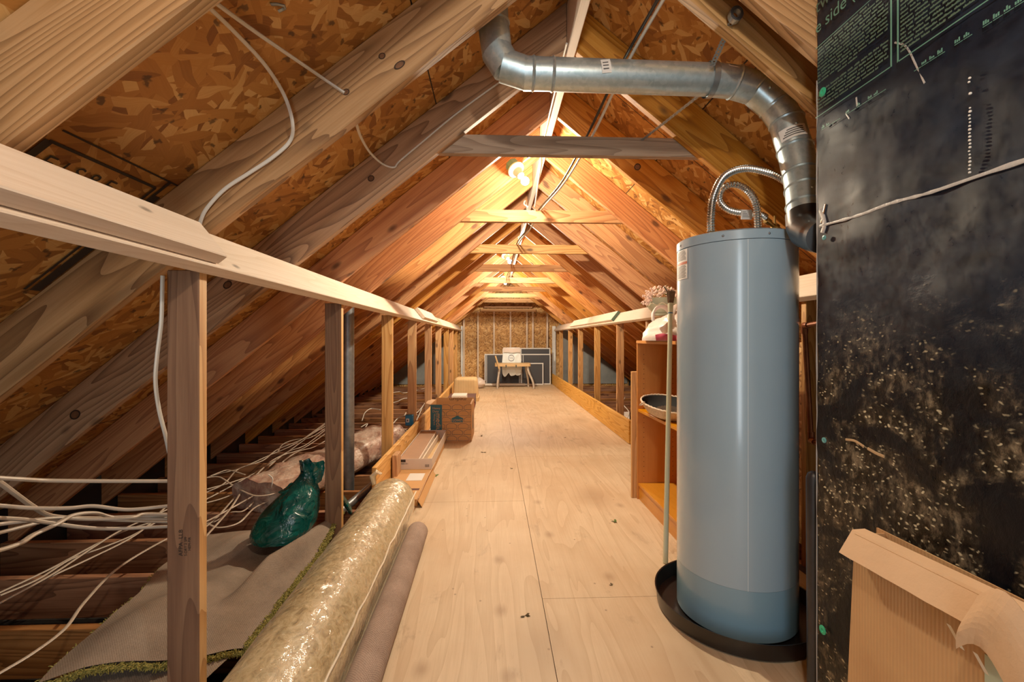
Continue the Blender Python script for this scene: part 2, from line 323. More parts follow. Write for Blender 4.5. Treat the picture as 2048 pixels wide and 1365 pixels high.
# ---------------------------------------------------------------- geometry helpers
class MB:
    def __init__(s): s.v = []; s.f = []; s.u = []
    def add(s, vs, fs, u=None):
        n = len(s.v); s.v += [V(p) for p in vs]; s.f += [tuple(n+i for i in f) for f in fs]; return s
    def hexa(s, p):
        return s.add(p, [(0, 3, 2, 1), (4, 5, 6, 7), (0, 1, 5, 4), (1, 2, 6, 5), (2, 3, 7, 6), (3, 0, 4, 7)])
    def box(s, x0, x1, y0, y1, z0, z1, mx=None):
        p = [V(q) for q in ((x0, y0, z0), (x1, y0, z0), (x1, y1, z0), (x0, y1, z0), (x0, y0, z1), (x1, y0, z1), (x1, y1, z1), (x0, y1, z1))]
        if mx: p = [mx @ q for q in p]
        return s.hexa(p)
    def prism(s, poly, off):
        n = len(poly); a = [V(p) for p in poly]; o = V(off); b = [p+o for p in a]
        return s.add(a+b, [tuple(range(n-1, -1, -1)), tuple(range(n, 2*n))]+[(i, (i+1) % n, n+(i+1) % n, n+i) for i in range(n)])
    def tube(s, pts, r, n=8, caps=True, flat=1., up=None):
        pts = [V(p) for p in pts]; R = r if hasattr(r, '__len__') else [r]*len(pts); m = len(pts)
        t0 = (pts[1]-pts[0]).normalized(); a = V(up) if up else (V((0, 0, 1)) if abs(t0.z) < .9 else V((1, 0, 0)))
        a = (a-t0*a.dot(t0)).normalized(); vs = []
        for i, p in enumerate(pts):
            t = ((pts[min(i+1, m-1)]-pts[max(i-1, 0)])).normalized()
            a = (a-t*a.dot(t)); a = a.normalized() if a.length > 1e-6 else t.orthogonal().normalized(); b = t.cross(a)
            for k in range(n):
                q = 2*math.pi*k/n; vs.append(p+(a*math.cos(q)*flat+b*math.sin(q))*R[i])
        fs = [(i*n+k, i*n+(k+1) % n, (i+1)*n+(k+1) % n, (i+1)*n+k) for i in range(m-1) for k in range(n)]
        if caps: fs += [tuple(range(n-1, -1, -1)), tuple(range((m-1)*n, m*n))]
        return s.add(vs, fs)
    def lathe(s, prof, c=(0, 0, 0), n=24, mx=None, a0=0., a1=2*math.pi, fr=None):
        full = abs(a1-a0-2*math.pi) < 1e-6; k = n if full else n+1; vs = []; c = V(c)
        for r, z in prof:
            for i in range(k):
                q = a0+(a1-a0)*i/n; g = fr(q, z) if fr else 1.
                p = V((r*g*math.cos(q), r*g*math.sin(q), z)); vs.append((mx @ p if mx else p)+c)
        fs = [(j*k+i, j*k+(i+1) % k, (j+1)*k+(i+1) % k, (j+1)*k+i) for j in range(len(prof)-1) for i in range(n)]
        return s.add(vs, fs)
    def grid(s, fn, nu, nv):
        vs = [fn(i/nu, j/nv) for j in range(nv+1) for i in range(nu+1)]; w = nu+1
        return s.add(vs, [(j*w+i, j*w+i+1, (j+1)*w+i+1, (j+1)*w+i) for j in range(nv) for i in range(nu)])
    def ball(s, c, r, n=8, sc=(1, 1, 1)):
        c = V(c); m = n//2+1; vs = []; fs = []
        for j in range(m+1):
            q = math.pi*j/m
            for i in range(n):
                a = 2*math.pi*i/n; vs.append(c+V((r*sc[0]*math.sin(q)*math.cos(a), r*sc[1]*math.sin(q)*math.sin(a), r*sc[2]*math.cos(q))))
        for j in range(m):
            for i in range(n): fs.append((j*n+i, (j+1)*n+i, (j+1)*n+(i+1) % n, j*n+(i+1) % n))
        return s.add(vs, fs)
    def mesh(s, name, smooth=False, bevel=0., merge=1e-5, solid=0.):
        bm = bmesh.new(); vv = [bm.verts.new(p) for p in s.v]
        for f in s.f:
            if len(set(f)) > 2:
                try: bm.faces.new([vv[i] for i in f])
                except ValueError: pass
        bmesh.ops.remove_doubles(bm, verts=bm.verts[:], dist=merge)
        bmesh.ops.recalc_face_normals(bm, faces=bm.faces[:])
        if solid: bmesh.ops.solidify(bm, geom=bm.faces[:], thickness=solid)
        if bevel: bmesh.ops.bevel(bm, geom=[e for e in bm.edges if e.is_manifold and e.calc_face_angle(0) > .6], offset=bevel, segments=1, affect='EDGES', clamp_overlap=True)
        if smooth:
            for f in bm.faces: f.smooth = True
            for e in bm.edges:
                if not e.is_manifold or e.calc_face_angle(0) > .75: e.smooth = False
        me = bpy.data.meshes.new(name); bm.to_mesh(me); bm.free(); return me
    def build(s, name, mat, parent=None, **k):
        me = s.mesh(name, **k); me.materials.append(MT[mat] if isinstance(mat, str) else mat); return link(name, me, parent)
def link(name, me, parent=None, mw=None):
    o = bpy.data.objects.new(name, me); COL.objects.link(o)
    if parent is not None:
        top = parent
        o.parent = parent; o.matrix_parent_inverse = WM(parent).inverted()
    elif mw is None and me is not None and len(me.vertices):
        xs = [v.co for v in me.vertices]; b = V((sum((min(p[i] for p in xs), max(p[i] for p in xs)))/2 for i in range(3))); b.z = min(p.z for p in xs)
        me.transform(Matrix.Translation(-b)); o.location = b
    if mw is not None: o.matrix_basis = mw
    return o
def WM(o):
    m = o.matrix_basis.copy()
    if o.parent: m = WM(o.parent) @ o.matrix_parent_inverse @ m
    return m
def tag(o, label=None, cat=None, group=None, kind=None):
    for k, v in (('label', label), ('category', cat), ('group', group), ('kind', kind)):
        if v: o[k] = v
    return o
def empty(name, loc, label, cat, group=None):
    o = bpy.data.objects.new(name, None); COL.objects.link(o); o.location = loc; o.empty_display_size = .05; return tag(o, label, cat, group)
_bc = {}
def basis(o, x, y, z):
    x, y, z = V(x).normalized(), V(y).normalized(), V(z).normalized()
    return Matrix(((x.x, y.x, z.x, o[0]), (x.y, y.y, z.y, o[1]), (x.z, y.z, z.z, o[2]), (0, 0, 0, 1)))
def board(name, mat, o, x, z, L, T, Hh, parent=None, bevel=.003):
    """a plank: length along x, height along z, thickness along z cross x; o = the corner"""
    x = V(x).normalized(); z = V(z); z = (z-x*z.dot(x)).normalized(); y = z.cross(x)
    k = (name, round(L, 4), round(T, 4), round(Hh, 4), mat)
    if k not in _bc:
        me = MB().box(0, L, 0, T, 0, Hh).mesh(name, bevel=bevel); me.materials.append(MT[mat]); _bc[k] = me
    return link(name, _bc[k], parent, basis(o, x, y, z))
def spline(pts, n=8):
    pts = [V(p) for p in pts]; out = []; P = [pts[0]*2-pts[1]]+pts+[pts[-1]*2-pts[-2]]
    for i in range(1, len(P)-2):
        a, b, c, d = P[i-1:i+3]
        for k in range(n):
            t = k/n; out.append(.5*((2*b)+(c-a)*t+(2*a-5*b+4*c-d)*t*t+(3*b-a-3*c+d)*t**3))
    out.append(pts[-1]); return out
def cable(name, pts, r, mat, label, cat='cable', group=None, flat=1., n=8, seg=8):
    o = MB().tube(spline(pts, seg), r, n, flat=flat).build(name, mat, smooth=True); return tag(o, label, cat, group)
def text(name, s, size, mat, mw, parent, extr=0., sx=1.):
    cu = bpy.data.curves.new('t', 'FONT'); cu.body = s; cu.size = size; cu.extrude = extr; cu.resolution_u = 3
    ob = bpy.data.objects.new('t', cu); COL.objects.link(ob); dg = bpy.context.evaluated_depsgraph_get()
    me = bpy.data.meshes.new_from_object(ob.evaluated_get(dg)); bpy.data.objects.remove(ob); bpy.data.curves.remove(cu)
    me.transform(mw @ Matrix.Diagonal((sx, 1, 1, 1))); me.name = name; me.materials.clear(); me.materials.append(MT[mat]); return link(name, me, parent)
def struct(o): o['kind'] = 'structure'; return o
def bez(a, b, c, d, n=10):
    return [V(a)*(1-t)**3+V(b)*3*t*(1-t)**2+V(c)*3*t*t*(1-t)+V(d)*t**3 for t in (i/n for i in range(n+1))]
# ---------------------------------------------------------------- roof geometry
RX, RZ = .355, 2.466; AL = math.atan(.81); CA, SA = math.cos(AL), math.sin(AL)
RD = .175; YB = 11.3
def zb(x): return RZ-.81*abs(x-RX)
def zd(x): return zb(x)+RD/CA
# deck (sheathing) : one sheet of OSB per slope
for side in (-1, 1):
    x = V((side*CA, 0, -SA)); nrm = V((side*SA, 0, CA))
    o = V((RX, -1.0 if side > 0 else YB+.25, RZ+RD/CA+.002))
    L, W = YB+1.25, 4.6
    yd = V((0, 1, 0)) if side > 0 else V((0, -1, 0))
    ob = board('ceiling_right' if side > 0 else 'ceiling_left', 'osb', o, yd, x, L, .012, W)
    struct(ob)
    if side < 0: DECKL = ob
fl = MB()
for i, (xa, xb, ys) in enumerate(((-.80, .206, (-1., .66, 3.10, 5.54, 7.98, 10.42, YB)), (.2085, 1.478, (-1., 1.93, 4.27, 6.72, 9.16, YB)))):
    for a, b in zip(ys, ys[1:]): fl.box(xa, xb, a+.0012, b-.0012, -.02, 0)
struct(fl.build('floor', 'ply'))
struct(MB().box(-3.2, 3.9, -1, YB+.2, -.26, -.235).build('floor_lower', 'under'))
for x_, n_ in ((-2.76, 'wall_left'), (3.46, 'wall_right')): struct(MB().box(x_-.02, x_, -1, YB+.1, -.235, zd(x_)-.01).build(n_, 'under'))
# gable wall
gy = YB+.09
gw = MB().prism([(-2.9, gy, -.24), (3.6, gy, -.24), (3.6, gy, zb(3.6)+.2), (RX, gy, RZ+.2), (-2.9, gy, zb(-2.9)+.2)], (0, .02, 0)).build('wall_back', 'osbw')
struct(gw)
for n, (x0, x1) in enumerate(((-2.75, -.98), (1.66, 3.4))):
    xs = [x0+(x1-x0)*i/6 for i in range(7)]
    g = MB().prism([(xs[0], gy-.03, -.02), (xs[-1], gy-.03, -.02)]+[(q, gy-.03, zb(q)+.1) for q in reversed(xs)], (0, .02, 0)).build('wall_back_panel', 'greypanel', gw)
for x0 in (-.83, 1.475):
    MB().box(x0, x0+.085, gy-.05, gy-.005, 0, 1.44).build('white_strip', 'whitestrip', gw)
n = 1
for px in (928, 956, 988, 1021, 1054, 1066, 1095):
    xx = (36+px-1024)/900*YB
    top = min(1.80, zb(xx)+.1)
    MB().box(xx-.019, xx+.019, YB, gy-.006, 0, top).build('gable_stud', 'pale', gw)
MB().box(-.34, 1.05, YB-.01, gy-.006, 1.802, 1.87).build('gable_plate', 'lum', gw)
MB().box(-.25, .96, YB-.05, gy-.04, 1.90, 1.94).build('gable_plate', 'lum', gw)
MB().box(RX-.03, RX+.01, YB-.02, gy-.006, 1.942, 2.4).build('gable_post', 'lum', gw)
# ridge board
tag(board('ridge_board', 'pale', (RX-.019, YB, 2.43), (0, -1, 0), (0, 0, 1), YB+1, .038, .235), 'long pale ridge board running along the peak of the roof', 'ridge board')
# rafters
def rafter(side, y, label, mat='rafter'):
    st = V((RX+side*.0205, y if side < 0 else y, zb(RX+.0205)))
    L = 4.15
    k = ('raf', side, mat)
    if k not in _bc:
        # local x down the slope, local z normal to it; plumb cut at the ridge
        poly = [(0, 0, 0), (L, 0, 0), (L, 0, RD), (-RD*SA/CA, 0, RD)]
        me = MB().prism(poly, (0, .038, 0)).mesh('rafter', bevel=.003); me.materials.append(MT[mat]); _bc[k] = me
    x = V((side*CA, 0, -SA)); z = V((side*SA, 0, CA)); yv = z.cross(x)
    if yv.y < 0: st.y += .038
    o = link('rafter', _bc[k], None, basis(st, x, yv, z)); tag(o, label, 'rafter'); return o
RL, RR = {}, {}
YR = [.84, 1.45]+[2.06+.61*i for i in range(16)]
for i, y in enumerate(YR):
    nm = ORD[i+1]
    ll = {0: 'broad close rafter of the left slope, cut by the upper picture corner', 1: 'left slope rafter with two dark knots and a cable entering it'}.get(i, f'left slope roof rafter, {nm} one counting back from the camera')
    if i < len(YR)-1: RL[i] = rafter(-1, y, ll, 'rafterg' if i < 3 else 'rafter')
YRR = [1.306, 1.45]+YR[2:-1]
for i, y in enumerate(YRR):
    ll = {0: 'short right slope rafter meeting the black foil chase at the top', 1: 'right slope rafter that holds the coil of strapping'}.get(i, f'right slope roof rafter, {ORD[i+1]} one counting back from the camera')
    RR[i] = rafter(1, y, ll, 'rafterg' if i < 2 else 'rafter')
# collar ties
tz0, tz1 = 1.983, 2.072
for k in range(8):
    y = 2.06+.0395+1.22*k
    h0 = (RZ-tz0)/.81+.10; h1 = (RZ-tz1)/.81+.10
    m = MB().prism([(RX-h0, y, tz0), (RX+h0, y, tz0), (RX+h1, y, tz1), (RX-h1, y, tz1)], (0, .037, 0)).build('collar_tie', 'lum' if k else 'tieg', bevel=.002)
    tag(m, ['grey brown collar tie under the silver vent pipe', 'bright collar tie just behind the closest lit bulb'][k] if k < 2 else f'horizontal collar tie, {ORD[k+1]} one counting back from the camera', 'collar tie')
# joists
for i in range(28):
    y = .66+.3915*i
    if y > YB-.1: break
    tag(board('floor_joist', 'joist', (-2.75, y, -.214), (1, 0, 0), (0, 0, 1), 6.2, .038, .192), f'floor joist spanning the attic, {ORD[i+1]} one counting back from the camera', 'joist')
# purlins : on edge, square to the slope
def purlin(side, y0, y1, off, w, t, label, mat, name='purlin_beam', cut=0.):
    n = V((-side*SA, 0, -CA)); s_ = V((side*CA, 0, -SA))      # into the room, down the slope
    Dp = V((RX+side*1.249, 0, 0)); Dp.z = zb(Dp.x)-.002
    p = Dp+n*w-s_*off; p.y = y1 if side > 0 else y0
    o = board(name, mat, p, (0, -1, 0) if side > 0 else (0, 1, 0), -n, y1-y0, t, w-cut)
    return tag(o, label, 'beam')

def knot(rf, px, py, y, rx, ry, ang=-.65):
    c = pY(px, py, y-.0006); mw = basis((0, 0, 0), (math.cos(ang), 0, -math.sin(ang)), (math.sin(ang), 0, math.cos(ang)), (0, -1, 0)) @ Matrix.Diagonal((rx, ry, 1, 1))
    k = MB().lathe([(0, 0), (.72, 0), (.72, .0002)], c, 16, mw).build('knot', 'knot', rf); MB().lathe([(.72, 0), (1., 0)], c, 16, mw).build('knot_ring', 'knotr', k)
for px, py, rx, ry in ((764, 112, .012, .010), (799, 130, .021, .011), (692, 184, .012, .010)): knot(RL[1], px, py, 1.45, rx, ry)
knot(RL[2], 742, 357, 2.06, .016, .014); knot(RL[2], 455, 570, 2.06, .022, .016)
knot(RR[3], 1275, 334, 2.67, .02, .022, .65); knot(RL[2], 1000, 0, 2.06, .0001, .0001) if False else None
knot(RL[3], 640, 560, 2.67, .02, .012); knot(RL[2], 150, 830, 2.06, .025, .02)
PW = .162
purlin(-1, .15, 5.6, 0, PW, .037, 'long pale beam on edge over the posts of the left knee wall', 'pale')
purlin(-1, 5.603, YB-.05, 0, PW, .037, 'far length of the left knee wall beam, beyond its short splice', 'pale')
purlin(-1, .3, 1.335, .0385, PW*.94, .037, 'broad pale board doubled over the close end of the left beam', 'pale', 'splice_board', .024)
purlin(-1, 5.1, 6.3, .0385, PW*.9, .037, 'short splice board across the joint of the left knee wall beam', 'pale', 'splice_board')
purlin(1, .9+.5, 7.2, 0, PW, .037, 'long pale beam on edge over the posts of the right knee wall', 'pale')
purlin(1, 7.203, YB-.05, 0, PW, .037, 'far length of the right knee wall beam', 'pale')
SB = purlin(1, 5.65, 8.8, .0385, PW*.9, .037, 'splice board with a green painted end on the right knee wall beam', 'pale', 'splice_board')
n_ = V((-SA, 0, -CA)); s_ = V((CA, 0, -SA))
Dp = V((RX+1.249, 5.649, zb(RX+1.249)-.002)); q = Dp-s_*.039
MB().prism([q, q+n_*PW*.9, q+n_*PW*.9+s_*.038, q+s_*.038], (0, -.002, 0)).build('painted_end', 'greentape', SB)['label'] = 'dark green painted end'
# posts
SX = -.925
for i, y in enumerate((1.31, 2.50, 3.74, 4.86, 6.05, 7.14, 8.3, 9.3, 10.3)):
    o = board('wall_stud', 'lum_shaded' if i < 2 else 'lum', (SX, y+.038, -.02 if i != 1 else -.02), (0, 0, 1), (1, 0, 0), 1.335, .038, .089)
    tag(o, ['closest post of the left knee wall, with a black grade stamp', 'post of the left knee wall with the green bag behind it'][i] if i < 2 else f'left knee wall post, {ORD[i+1]} one counting back from the camera', 'wall post')
    if i == 0: ST1 = o
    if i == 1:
        o.data.materials.append(MT['kick'])  # bulb light on the walkway side put into the colour as a brighter wood
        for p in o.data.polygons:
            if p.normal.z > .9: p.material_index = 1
for i, y in enumerate((2.17, 3.4, 4.5, 5.6, 6.85, 8.2, 9.3, 10.6)):
    o = board('wall_stud', 'lum', (1.546, y+.038, -.02), (0, 0, 1), (1, 0, 0), 1.335, .038, .089)
    if i in (1, 2) and False: pass
    tag(o, 'right knee wall post glimpsed behind the water heater' if i == 0 else f'right knee wall post, {ORD[i+1]} one counting back from the camera', 'wall post')
# stamp on the closest post (reads upwards)
st = MB()
def up_txt(s, x, z, size, sx=1.):
    return text('grade_stamp', s, size, 'inkbrown', Matrix.Translation((x, 1.3085, z)) @ basis((0, 0, 0), (0, 0, 1), (-1, 0, 0), (0, -1, 0)), ST1, sx=sx)
up_txt('AFPA  LLB', -.880, .505, .0155, 1.1); up_txt('S-DRY 2 SPF', -.868, .505, .0105); up_txt('HEM-FIR', -.8575, .52, .0105)
# kick boards
tag(board('kick_board', 'kick', (-.835, 3.10, .002), (0, 1, 0), (0, 0, 1), YB-.1-3.1, .032, .24), 'long plywood kick board along the left edge of the floor', 'kick board').location.x = -.80
tag(board('kick_board', 'kick', (1.462, 4.72, .002), (0, 1, 0), (0, 0, 1), YB-.1-4.72, .032, .25), 'long plywood kick board along the right edge of the floor', 'kick board')
tag(board('sole_plate', 'lum', (-.762, .4, .0005), (0, 1, 0), (0, 0, 1), 2.68, .07, .03), 'low wood plate between the carpet and the plastic wrapped roll', 'wood plate')
# ---------------------------------------------------------------- lamps
def lamp(dy, dz, label):
    a = V((.142, 3.24+dy, 2.36+dz)); bpos = V((.238, 3.135+dy, 2.195+dz)); ax = (bpos-a).normalized()
    root = empty('ceiling_lamp', a, label, 'lamp', 'bare bulbs under the ridge')
    z = ax; x = V((0, 1, 0)); x = (x-z*x.dot(z)).normalized(); y = z.cross(x)
    mw = basis((0, 0, 0), x, y, z)
    MB().lathe([(0, -.03), (.05, -.03), (.05, .03), (0, .03)], a, 8, mw).build('junction_box', 'tealbox', root)
    MB().lathe([(0, .031), (.062, .031), (.062, .04), (.035, .058), (.026, .11), (0, .11)], a, 24, mw).build('lamp_holder', 'white', root, smooth=True)
    MB().lathe([(0, .1105), (.013, .111), (.014, .135)]+[(.03*math.sin(q), .172-.03*math.cos(q)) for q in [.5+i*.22 for i in range(12)]]+[(0, .2021)], a, 16, mw).build('bulb', 'bulb', root, smooth=True)
    l = bpy.data.lights.new('bulb_light', 'POINT'); l.energy = BULBW; l.color = (1., .84, .6); l.shadow_soft_size = .028; l.use_nodes = True; nt = l.node_tree
    fo = nd(nt, 'ShaderNodeLightFalloff', {'Strength': 1., 'Smooth': BSM}); em = nt.nodes.get('Emission'); nt.links.new(fo.outputs['Quadratic'], em.inputs['Strength'])
    lo = bpy.data.objects.new('bulb_light', l); COL.objects.link(lo); lo.location = a+ax*.172
    return root
lamp(0, 0, 'bare lit bulb on a teal box, closest of the three bulbs')
lamp(3.05, -.045, 'bare lit bulb, middle of the three in the row under the ridge')
lamp(5.45, -.045, 'bare lit bulb, farthest of the three in the row under the ridge')
# ---------------------------------------------------------------- water heater
HX, HY, HR, HT = .99, 1.814, .224, 1.524
hd = math.atan2(-HY, -HX)      # azimuth facing the camera
wh = empty('water_heater', (HX, HY, .012), 'tall grey cylindrical water heater standing in a black drain pan', 'water heater')
MB().lathe([(0, .012), (HR-.004, .012), (HR, .016), (HR, .20)], (HX, HY, 0), 72).build('lower_band', 'film', wh, smooth=True)['label'] = 'blue grey band at the foot of the tank'
MB().lathe([(HR, .2005), (HR, HT-.041), (HR-.002, HT-.040)], (HX, HY, 0), 72).build('tank', 'heater', wh, smooth=True)
MB().lathe([(HR-.002, HT-.039), (HR+.0015, HT-.038), (HR+.0015, HT-.006), (HR-.006, HT), (0, HT)], (HX, HY, 0), 72).build('top_cap', 'heater', wh, smooth=True)
def patch(name, mat, a0, a1, z0, z1, r, n=8): return MB().lathe([(r, z0), (r, z1)], (HX, HY, 0), n, None, a0, a1).build(name, mat, wh, smooth=True)
R_ = math.radians
a0, a1 = hd-R_(72), hd-R_(50)
a0, a1 = (hd-R_(72), hd-R_(49))
lab = MB().lathe([(HR+.001, 1.362), (HR+.001, 1.481)], (HX, HY, 0), 8, None, a0, a1).build('warning_label', 'paper', wh, smooth=True)
MB().lathe([(HR+.0016, 1.421), (HR+.0016, 1.431)], (HX, HY, 0), 8, None, a0, a1).build('orange_stripe', 'orange', lab)
ink = MB()
for i in range(22):
    z = 1.368+i*.0051
    if 1.415 < z < 1.437: continue
    e = a1-(a1-a0)*(.08+.12*random.random()); ink.lathe([(HR+.0016, z), (HR+.0016, z+.0022)], (HX, HY, 0), 5, None, a0+(a1-a0)*.1, e)
ink.build('label_text', 'ink', lab)
patch('seam_line', 'hseam', hd+R_(11), hd+R_(11.5), .2, HT-.041, HR+.0006, 1)
for da in (-62, -10, 30):
    q = hd+R_(da); c = V((HX+HR*math.cos(q), HY+HR*math.sin(q), HT-.022))
    MB().ball(c, .005, 8).build('screw', 'ductsteel', wh, smooth=True)
def corr_tube(pts, r, per=.0105):
    P = spline(pts, 24); out = [P[0]]; 
    L = 0; acc = 0; Q = []; step = per/4
    for a, b in zip(P, P[1:]):
        d = (b-a).length; t = 0
        while acc+d-t >= step:
            t += step-acc; acc = 0; Q.append(a.lerp(b, t/d))
        acc += d-t
    R = [r*(1, .9, .78, .9)[i % 4] for i in range(len(Q))]
    return Q, R
hz = HT+.004
b1 = pY(1422, 462, 1.72); b1.z = hz
hose1 = [b1, b1+V((0, 0, .07)), pY(1428, 390, 1.73), pY(1450, 352, 1.75), pY(1490, 337, 1.77), pY(1535, 345, 1.79), pY(1572, 364, 1.80), pY(1600, 395, 1.83)]
b2 = pY(1516, 455, 1.80); b2.z = hz
hose2 = [b2, b2+V((0, 0, .06)), pY(1512, 408, 1.80), pY(1494, 380, 1.82), pY(1466, 369, 1.84), pY(1444, 380, 1.87), pY(1440, 402, 1.90), pY(1458, 420, 1.92), pY(1490, 427, 1.93), pY(1521, 430, 1.94), pY(1532, 436, 1.95)]
for pts, lb in ((hose1, 'braided steel hose arching from the heater top behind the vent'), (hose2, 'looped braided steel hose with a white tag on the heater top')):
    Q, R = corr_tube(pts, .0155)
    h_ = empty('flexible_hose', pts[0], lb, 'hose')
    MB().tube(Q, R, 12).build('braid', 'chrome', h_, smooth=True)
    MB().lathe([(0, 0), (.0145, 0), (.0145, .012), (.0115, .013), (.0115, .05), (0, .05)], pts[0], 6).build('end_nut', 'brass' if lb[0] == 'b' else 'chrome', h_)
    if 'tag' in lb:
        c = pY(1493, 429, 1.905); MB().box(c.x-.024, c.x+.024, c.y-.001, c.y+.001, c.z-.022, c.z+.02).build('paper_tag', 'paper', h_)
        for k in range(4): MB().box(c.x-.018, c.x+.012-.005*k, c.y-.0016, c.y-.0011, c.z-.012+k*.007, c.z-.010+k*.007).build('tag_line', 'ink', h_)
    else:
        pass
v0, v1 = pY(1528, 438, 1.945), pY(1560, 462, 1.97)
vv = empty('brass_valve', v0, 'small brass relief valve behind the heater hoses', 'valve')
ax = (v1-v0).normalized()
mw = basis((0, 0, 0), ax.orthogonal(), ax.cross(ax.orthogonal()), ax)
MB().lathe([(0, .012), (.015, .012), (.015, .034), (.010, .036), (.010, .06), (.018, .062), (.018, .08), (.012, .082), (.012, .11), (0, .11)], v0, 12, mw).build('valve_body', 'brass', vv, smooth=True)
MB().lathe([(0, -.01), (.004, -.01), (.004, .03), (0, .03)], v0+ax*.07+V((0, 0, .02)), 8).build('lever', 'brass', vv)
# drain pan
tag(MB().lathe([(0, .001), (.292, .001), (.302, .008), (.308, .066), (.3125, .068), (.3125, .064), (.311, .062), (.3045, .0095), (.29, .0045), (.0, .0045)][:1]+[(.292, .001), (.302, .006), (.309, .068), (.314, .070), (.314, .067), (.3115, .066), (.305, .009), (.29, .006), (0, .006)], (HX, HY, 0), 72).build('drain_pan', 'black', smooth=True), 'round black plastic drain pan under the water heater', 'drain pan')
# ---------------------------------------------------------------- silver vent pipe
vp = empty('vent_pipe', pY(1250, 150, 1.68), 'silver galvanised vent pipe bending from the roof over to the black chase', 'vent pipe')
VR = .0585
A = pY(985, 8, 1.68); A1 = pY(987, 50, 1.68); B0 = pY(994, 105, 1.68); B1 = pY(1000, 118, 1.68); C0 = pY(1042, 147, 1.68); C = pY(1105, 149, 1.68); Dq = pY(1425, 160, 1.68); E = pY(1476, 170, 1.68)
A.z = min(A.z, zd(A.x)-.0)
def sect(name, pts, r, mat='galv', n=28): return MB().tube(pts, r, n).build(name, mat, vp, smooth=True)
sect('stub', [A+V((0, 0, .05)), A, A1], VR*.97)
def seg_elbow(pts, r, name='elbow'):
    for a, b in zip(pts, pts[1:]):
        d = (b-a).normalized()
        sect(name, [a-d*r*.16, a-d*r*.155+d*.002, b+d*r*.16], [r, r*1.0, r*.975])
seg_elbow([A1, B0, V(B0).lerp(C0, .5)+V((-.012, 0, -.014)), C0+V((.02, 0, 0)), C], VR)
sect('straight_pipe', [C-V((.012, 0, 0)), Dq+V((.02, 0, 0))], VR*.985)
el = [Dq, pY(1470, 165, 1.68), pY(1512, 178, 1.68), pY(1551, 212, 1.675), pY(1573, 245, 1.66)]
seg_elbow(el, VR*1.01)
el2 = [pY(1573, 245, 1.66), pY(1590, 300, 1.635), pY(1602, 350, 1.605), pY(1607, 380, 1.58), pY(1610, 412, 1.555), pY(1613, 440, 1.535)]
seg_elbow(el2, VR*1.01)
b0 = pY(1611, 428, 1.545)
bo = sect('black_boot', [b0, pY(1613, 450, 1.53), pY(1618, 462, 1.50), pY(1634, 470, 1.42), pY(1652, 474, 1.33)], [VR*1.07, VR*1.07, VR*1.03, VR*.95, VR*.9], 'black'); bo['label'] = 'black taped lower end of the pipe'
for p, d in ((A1, (B0-A1)), (C, V((1, 0, 0))), (Dq, V((1, 0, 0))), (C0+V((.045, 0, 0)), V((1, 0, 0)))):
    d = V(d).normalized(); MB().tube([p-d*.006, p, p+d*.006], [VR*1.0, VR*1.06, VR*1.0], 28).build('rib', 'galv', vp, smooth=True)
for a, b in list(zip(el, el[1:]))+list(zip(el2, el2[1:])):
    d = (b-a).normalized(); MB().tube([a-d*.005, a, a+d*.005], [VR*1.02, VR*1.075, VR*1.02], 28).build('rib', 'galv', vp, smooth=True)
def sticker(cx, a, w, ang0, ang1, mat='paper', name='sticker'):
    """curved label on the level run of the pipe"""
    c = V(cx); x = (V(a)).normalized(); up = V((0, 0, 1)); z = (up-x*up.dot(x)).normalized(); f = z.cross(x); r = VR*1.03
    if f.y > 0: f = -f
    g = lambda rr: (lambda u, v: c+x*(u-.5)*w+(f*math.cos(ang0+(ang1-ang0)*v)+z*math.sin(ang0+(ang1-ang0)*v))*rr)
    o = MB().grid(g(r), 2, 6).build(name, mat, vp, smooth=True)
    mi = MB()
    for k in range(3):
        t0 = .22+.22*k; mi.grid(lambda u, v: g(r+.0006)(.15+.6*u, t0+.08*v), 3, 2)
    mi.build('label_text', 'ink', o); return None, o
pc = C.lerp(Dq, .31); g_, o_ = sticker(pc, V((1, 0, .12)), .035, -.35, .55)
pc = C.lerp(Dq, 1.06); sticker(pc+V((.016, 0, -.008)), V((1, 0, -.15)), .042, .5, 1.1)
pc = el2[0].lerp(el2[1], .62); ax2 = (el2[1]-el2[0]).normalized()
lat = V((1, -.25, 0)); 
def side_sticker(c, axis, h, t0, t1, r, mat, name, par):
    z = V(axis).normalized(); f = V((-.55, -1, 0)); f = (f-z*f.dot(z)).normalized(); x = z.cross(f)
    fn = lambda u, v: c+z*(v-.5)*h+(f*math.cos(t0+(t1-t0)*u)+x*math.sin(t0+(t1-t0)*u))*r
    return MB().grid(fn, 8, 1).build(name, mat, par, smooth=True)
so = side_sticker(pc, ax2, .045, -.8, .75, VR*1.035, 'paper', 'pipe_label', vp)
for k in range(4): side_sticker(pc+ax2*(-.012+.008*k), ax2, .004, -.6, .3+.1*k, VR*1.042, 'ink', 'label_text', so)
for p in (el2[0].lerp(el2[1], .3), el[2].lerp(el[3], .4), el2[3].lerp(el2[4], .2)):
    MB().ball(p+V((-.2, -.97, 0)).normalized()*VR*1.02, .006, 8).build('rivet', 'galv', vp, smooth=True)
# flashing where it meets the roof
fc = V((A.x-.05, 1.68, 0)); fc.z = zd(fc.x)
tag(MB().lathe([(VR*1.15, 0), (.16, 0), (.16, -.006), (VR*1.15, -.006)], fc, 4, basis((0, 0, 0), (CA, 0, SA), (0, 1, 0), (-SA, 0, CA)), math.pi/4, math.pi/4+2*math.pi).build('roof_flashing', 'flash'), 'square black flashing where the vent pipe meets the roof', 'flashing')
